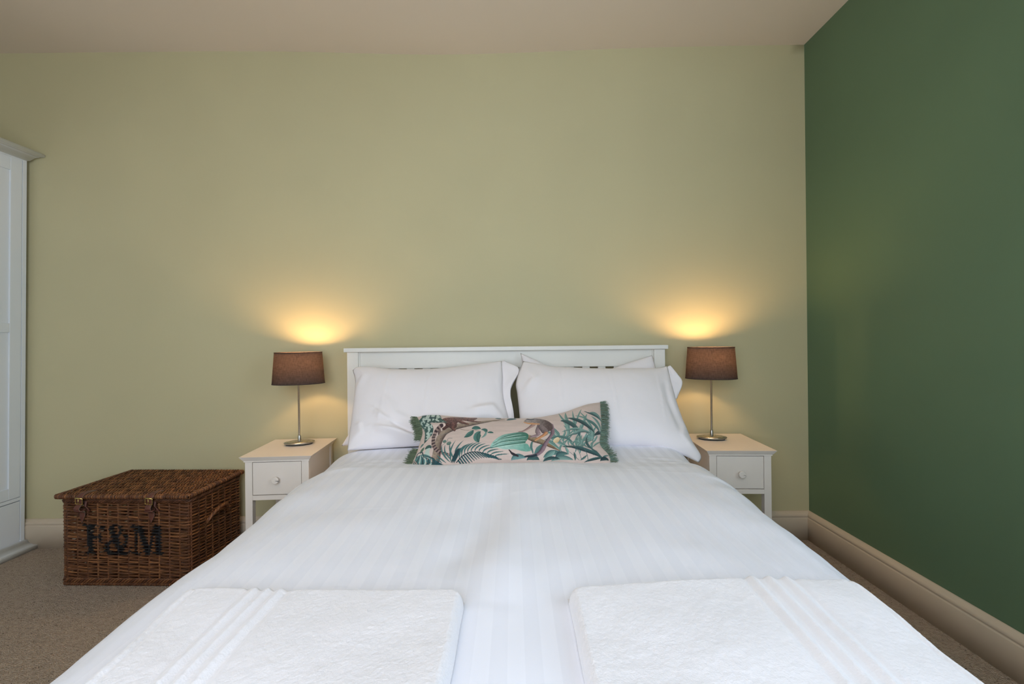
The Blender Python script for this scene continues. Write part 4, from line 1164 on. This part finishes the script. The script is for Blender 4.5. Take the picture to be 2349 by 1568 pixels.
    for (sx, sy) in ((-1, -1), (1, -1), (1, 1), (-1, 1)):
        zs = np.linspace(0.004, H - 0.002, 20)
        mb.tube(np.stack([sx * (w - rc * 0.3) + 0 * zs, sy * (d - rc * 0.3) + 0 * zs, zs], 1), 0.0058, 6, up=(1, 0.2, 0), color=tone())
    o = mb.build('stakes', M['wicker'], r, True, 'tint'); o['kind'] = 'stuff'
    # plaited bands at the top and bottom of the sides, wrapped foot
    def band(name, z0, n, rad, out, tw):
        mb = MB()
        for k in range(n):
            ph = q / 0.055 * 2 * PI / 1.0 + k * 2 * PI / n
            off = out + 0.0042 * np.cos(ph); zz = z0 + tw * np.sin(ph)
            mb.tube(np.stack([P[:, 0] + Nn[:, 0] * off, P[:, 1] + Nn[:, 1] * off, zz], 1), rad, 6, True, color=tone())
        return mb.build(name, M['wicker'], r, True, 'tint')
    band('rim', H - 0.008, 4, 0.0044, 0.003, 0.0055)
    band('lower_band', 0.022, 4, 0.0042, 0.003, 0.008)
    mb = MB()
    core = np.stack([P[:, 0] + Nn[:, 0] * 0.003, P[:, 1] + Nn[:, 1] * 0.003, 0 * q + 0.0075], 1)
    mb.tube(core, 0.0052, 6, True, color=tones[2])
    nc = int(Lt / 0.0062)
    for k in range(nc):
        i = int(k / nc * len(q)); c = core[i]; n2 = np.array([Nn[i, 0], Nn[i, 1], 0]); tg = np.array([-Nn[i, 1], Nn[i, 0], 0])
        a = np.linspace(0, 2 * PI, 8, endpoint=False)
        mb.tube(c + 0.0052 * (np.cos(a)[:, None] * n2 + np.sin(a)[:, None] * np.array([0, 0, 1])) + (0.0016 * np.sin(a))[:, None] * tg, 0.0023, 4, True, up=tuple(tg), color=tone())
    mb.build('foot_border', M['wicker'], r, True, 'tint')
    # base boards of the basket
    mb = MB()
    for k in range(26):
        yy = -d + 0.012 + k * (2 * d - 0.024) / 25
        mb.tube([(-w + 0.01, yy, 0.010), (w - 0.01, yy, 0.010)], 0.007, 6, flat=0.5, color=tone())
    o = mb.build('woven_base', M['wicker'], r, True, 'tint'); o['kind'] = 'stuff'
    # ---- lid
    lid = empty('lid', (0, 0, H + 0.004)); lid.parent = r
    lw, lf, lb, lz = w + 0.009, -d - 0.016, d + 0.004, 0.016
    mb = MB()
    nst = 9; sp = (lb - lf - 0.03) / (nst - 1)
    for k in range(nst):
        yy = lf + 0.018 + k * sp
        mb.tube([(-lw + 0.006, yy, lz), (0, yy, lz + 0.001), (lw - 0.006, yy, lz)], 0.0042, 6, color=tone())
    o = mb.build('lid_sticks', M['wicker'], lid, True, 'tint'); o['kind'] = 'stuff'
    mb = MB(); xw = -lw + 0.012; row = 0
    ys = np.linspace(lf + 0.004, lb - 0.004, 74)
    while xw < lw - 0.012:
        ph = (ys - (lf + 0.018)) / sp * PI + PI / 2 + row * PI
        zz = lz + 0.0060 * np.sin(ph) + 0.0006 * vnoise(ys * 40, 0 * ys + row, 3)
        xx = xw + 0.0014 * np.cos(ph) + 0.0014 * vnoise(ys * 9, 0 * ys + row, 4)
        path = np.stack([xx, ys, zz], 1)
        mb.tube(path, R.uniform(0.0027, 0.0034), 6, color=tone())
        xw += R.uniform(0.0054, 0.0064); row += (1 if R.random() < 0.86 else 2)
    o = mb.build('lid_weave', M['wicker'], lid, True, 'tint'); o['kind'] = 'stuff'
    # wrapped border of the lid
    mb = MB()
    corner = [(-lw, lf), (lw, lf), (lw, lb), (-lw, lb)]
    for k in range(4):
        a = np.array(corner[k]); b = np.array(corner[(k + 1) % 4]); L = np.linalg.norm(b - a); tg = np.array([*(b - a) / L, 0]); out = np.array([tg[1], -tg[0], 0])
        zc = 0.010
        mb.tube([(*a, zc), (*b, zc)], 0.0075, 8, color=tones[2])
        step = 0.0062 if k in (0,) else 0.0085
        n = int(L / step)
        for i in range(n + 1):
            c = np.array([*(a + (b - a) * i / n), zc]); an = np.linspace(-0.45 * PI, 1.05 * PI, 10)
            mb.tube(c + 0.0082 * (np.cos(an)[:, None] * out * 1.0 + np.sin(an)[:, None] * np.array([0, 0, 1])) + tg * R.normal(0, 0.0008), R.uniform(0.0026, 0.0034), 6, up=tuple(tg), color=tone())
    for (cx, cy) in corner:
        for t in range(3):
            an = np.linspace(0, 1.5 * PI, 10)
            mb.tube(np.stack([cx * 0.985 + 0.010 * np.cos(an + t), cy * 0.985 + 0.008 * np.sin(an + t), 0.013 + 0.004 * np.sin(an * 2)], 1), 0.0034, 6, color=tone())
    o = mb.build('lid_border', M['wicker'], lid, True, 'tint')
    # ---- rope handles on the ends
    for s in (1, -1):
        t = np.linspace(0, 1, 60); mb = MB()
        yy = -0.075 + 0.15 * t; zz = 0.232 + 0.052 * np.sin(PI * t) ** 0.7; xx = s * (w + 0.006 + 0.026 * np.sin(PI * t) ** 0.8)
        for k in range(4):
            ph = t * 30 + k * PI / 2
            mb.tube(np.stack([xx + 0.0045 * np.cos(ph), yy + 0.0012 * np.sin(ph), zz + 0.0045 * np.sin(ph)], 1), 0.0044, 6, color=np.array(tones[k]) * 1.05)
        h = mb.build('handle', M['wicker'], r, True, 'tint')
    # ---- straps with buckles
    def strap(xc, loop):
        prof = [(-d + 0.040, H + 0.024), (-d + 0.012, H + 0.0275), (-d - 0.010, H + 0.028), (-d - 0.024, H + 0.022), (-d - 0.031, H + 0.008), (-d - 0.030, H - 0.012)]
        prof += [(-d - 0.034 - loop, H - 0.030), (-d - 0.026 - 0.6 * loop, H - 0.046), (-d - 0.016, H - 0.052), (-d - 0.014, H - 0.066), (-d - 0.015, H - 0.098)]
        C = catmull(prof, 60); n = len(C)
        s = np.linspace(0, 1, n)
        hw = np.where(s > 0.86, 0.0118 * np.clip((1.0 - s) / 0.14, 0.06, 1), 0.0118)
        T = np.gradient(C, axis=0); T /= np.linalg.norm(T, axis=1)[:, None]; nn = np.stack([T[:, 1], -T[:, 0]], 1)
        th = 0.0016; lean = -0.10
        xs = xc + lean * (C[:, 1] - H) * -0.6
        rows = [np.stack([xs + a * hw, C[:, 0] + b * nn[:, 0], C[:, 1] + b * nn[:, 1]], 1) for a, b in ((-1, th), (-0.98, th * 1.1), (0.98, th * 1.1), (1, th), (1, -th), (-1, -th))]
        V = np.stack(rows, 1); m = MB(); m.grid(V, True); f = np.vstack(m.f)
        idx = np.zeros(len(f), int); col = np.arange(len(f)) % 6; idx[(col == 0) | (col == 2) | (col == 3) | (col == 5)] = 1
        st = obj_mesh('strap', np.vstack(m.v), f.astype(np.int32), None, r, False, [M['leather'], M['leather_edge']], idx)
        # keeper loop and loose under-strap
        k = MB(); yk = -d - 0.022
        k.tube([(xc - 0.0145, yk + 0.008, H - 0.040), (xc - 0.0145, yk - 0.016, H - 0.042), (xc + 0.0145, yk - 0.016, H - 0.042), (xc + 0.0145, yk + 0.008, H - 0.040)], 0.0030, 4, True, flat=1.0, up=(0, 0, 1)); k.build('keeper_loop', M['leather'], st, False)
        u = MB(); C2 = catmull([(xc + 0.008, -d - 0.010, H - 0.006), (xc + 0.013, -d - 0.016, H - 0.024), (xc + 0.022, -d - 0.014, H - 0.040), (xc + 0.034, -d - 0.022, H - 0.046)], 24)
        u.tube(C2, np.linspace(0.0075, 0.004, 24), 4, flat=0.22, up=(0, 0, 1)); u.build('under_strap', M['leather'], st, True)
        b = MB(); yb2 = -d - 0.034
        fr_ = [(-0.0150, H + 0.013), (0.0150, H + 0.010), (0.0150, H - 0.014), (-0.0150, H - 0.011)]
        Pb = np.vstack([np.linspace(fr_[i], fr_[(i + 1) % 4], 8, endpoint=False) for i in range(4)])
        b.tube(np.stack([xc + Pb[:, 0], yb2 + 0 * Pb[:, 0], Pb[:, 1]], 1), 0.0016, 6, True, up=(0, 1, 0))
        b.tube([(xc - 0.0155, yb2 - 0.001, H + 0.0135), (xc + 0.0155, yb2 - 0.001, H + 0.0105)], 0.0026, 6)
        b.tube([(xc, yb2 - 0.003, H + 0.012), (xc + 0.001, yb2 - 0.004, H - 0.013)], 0.0012, 6, up=(0, 1, 0))
        b.build('buckle', M['brass'], st)
    strap(-0.172, 0.010); strap(0.130, 0.004)
hamper()
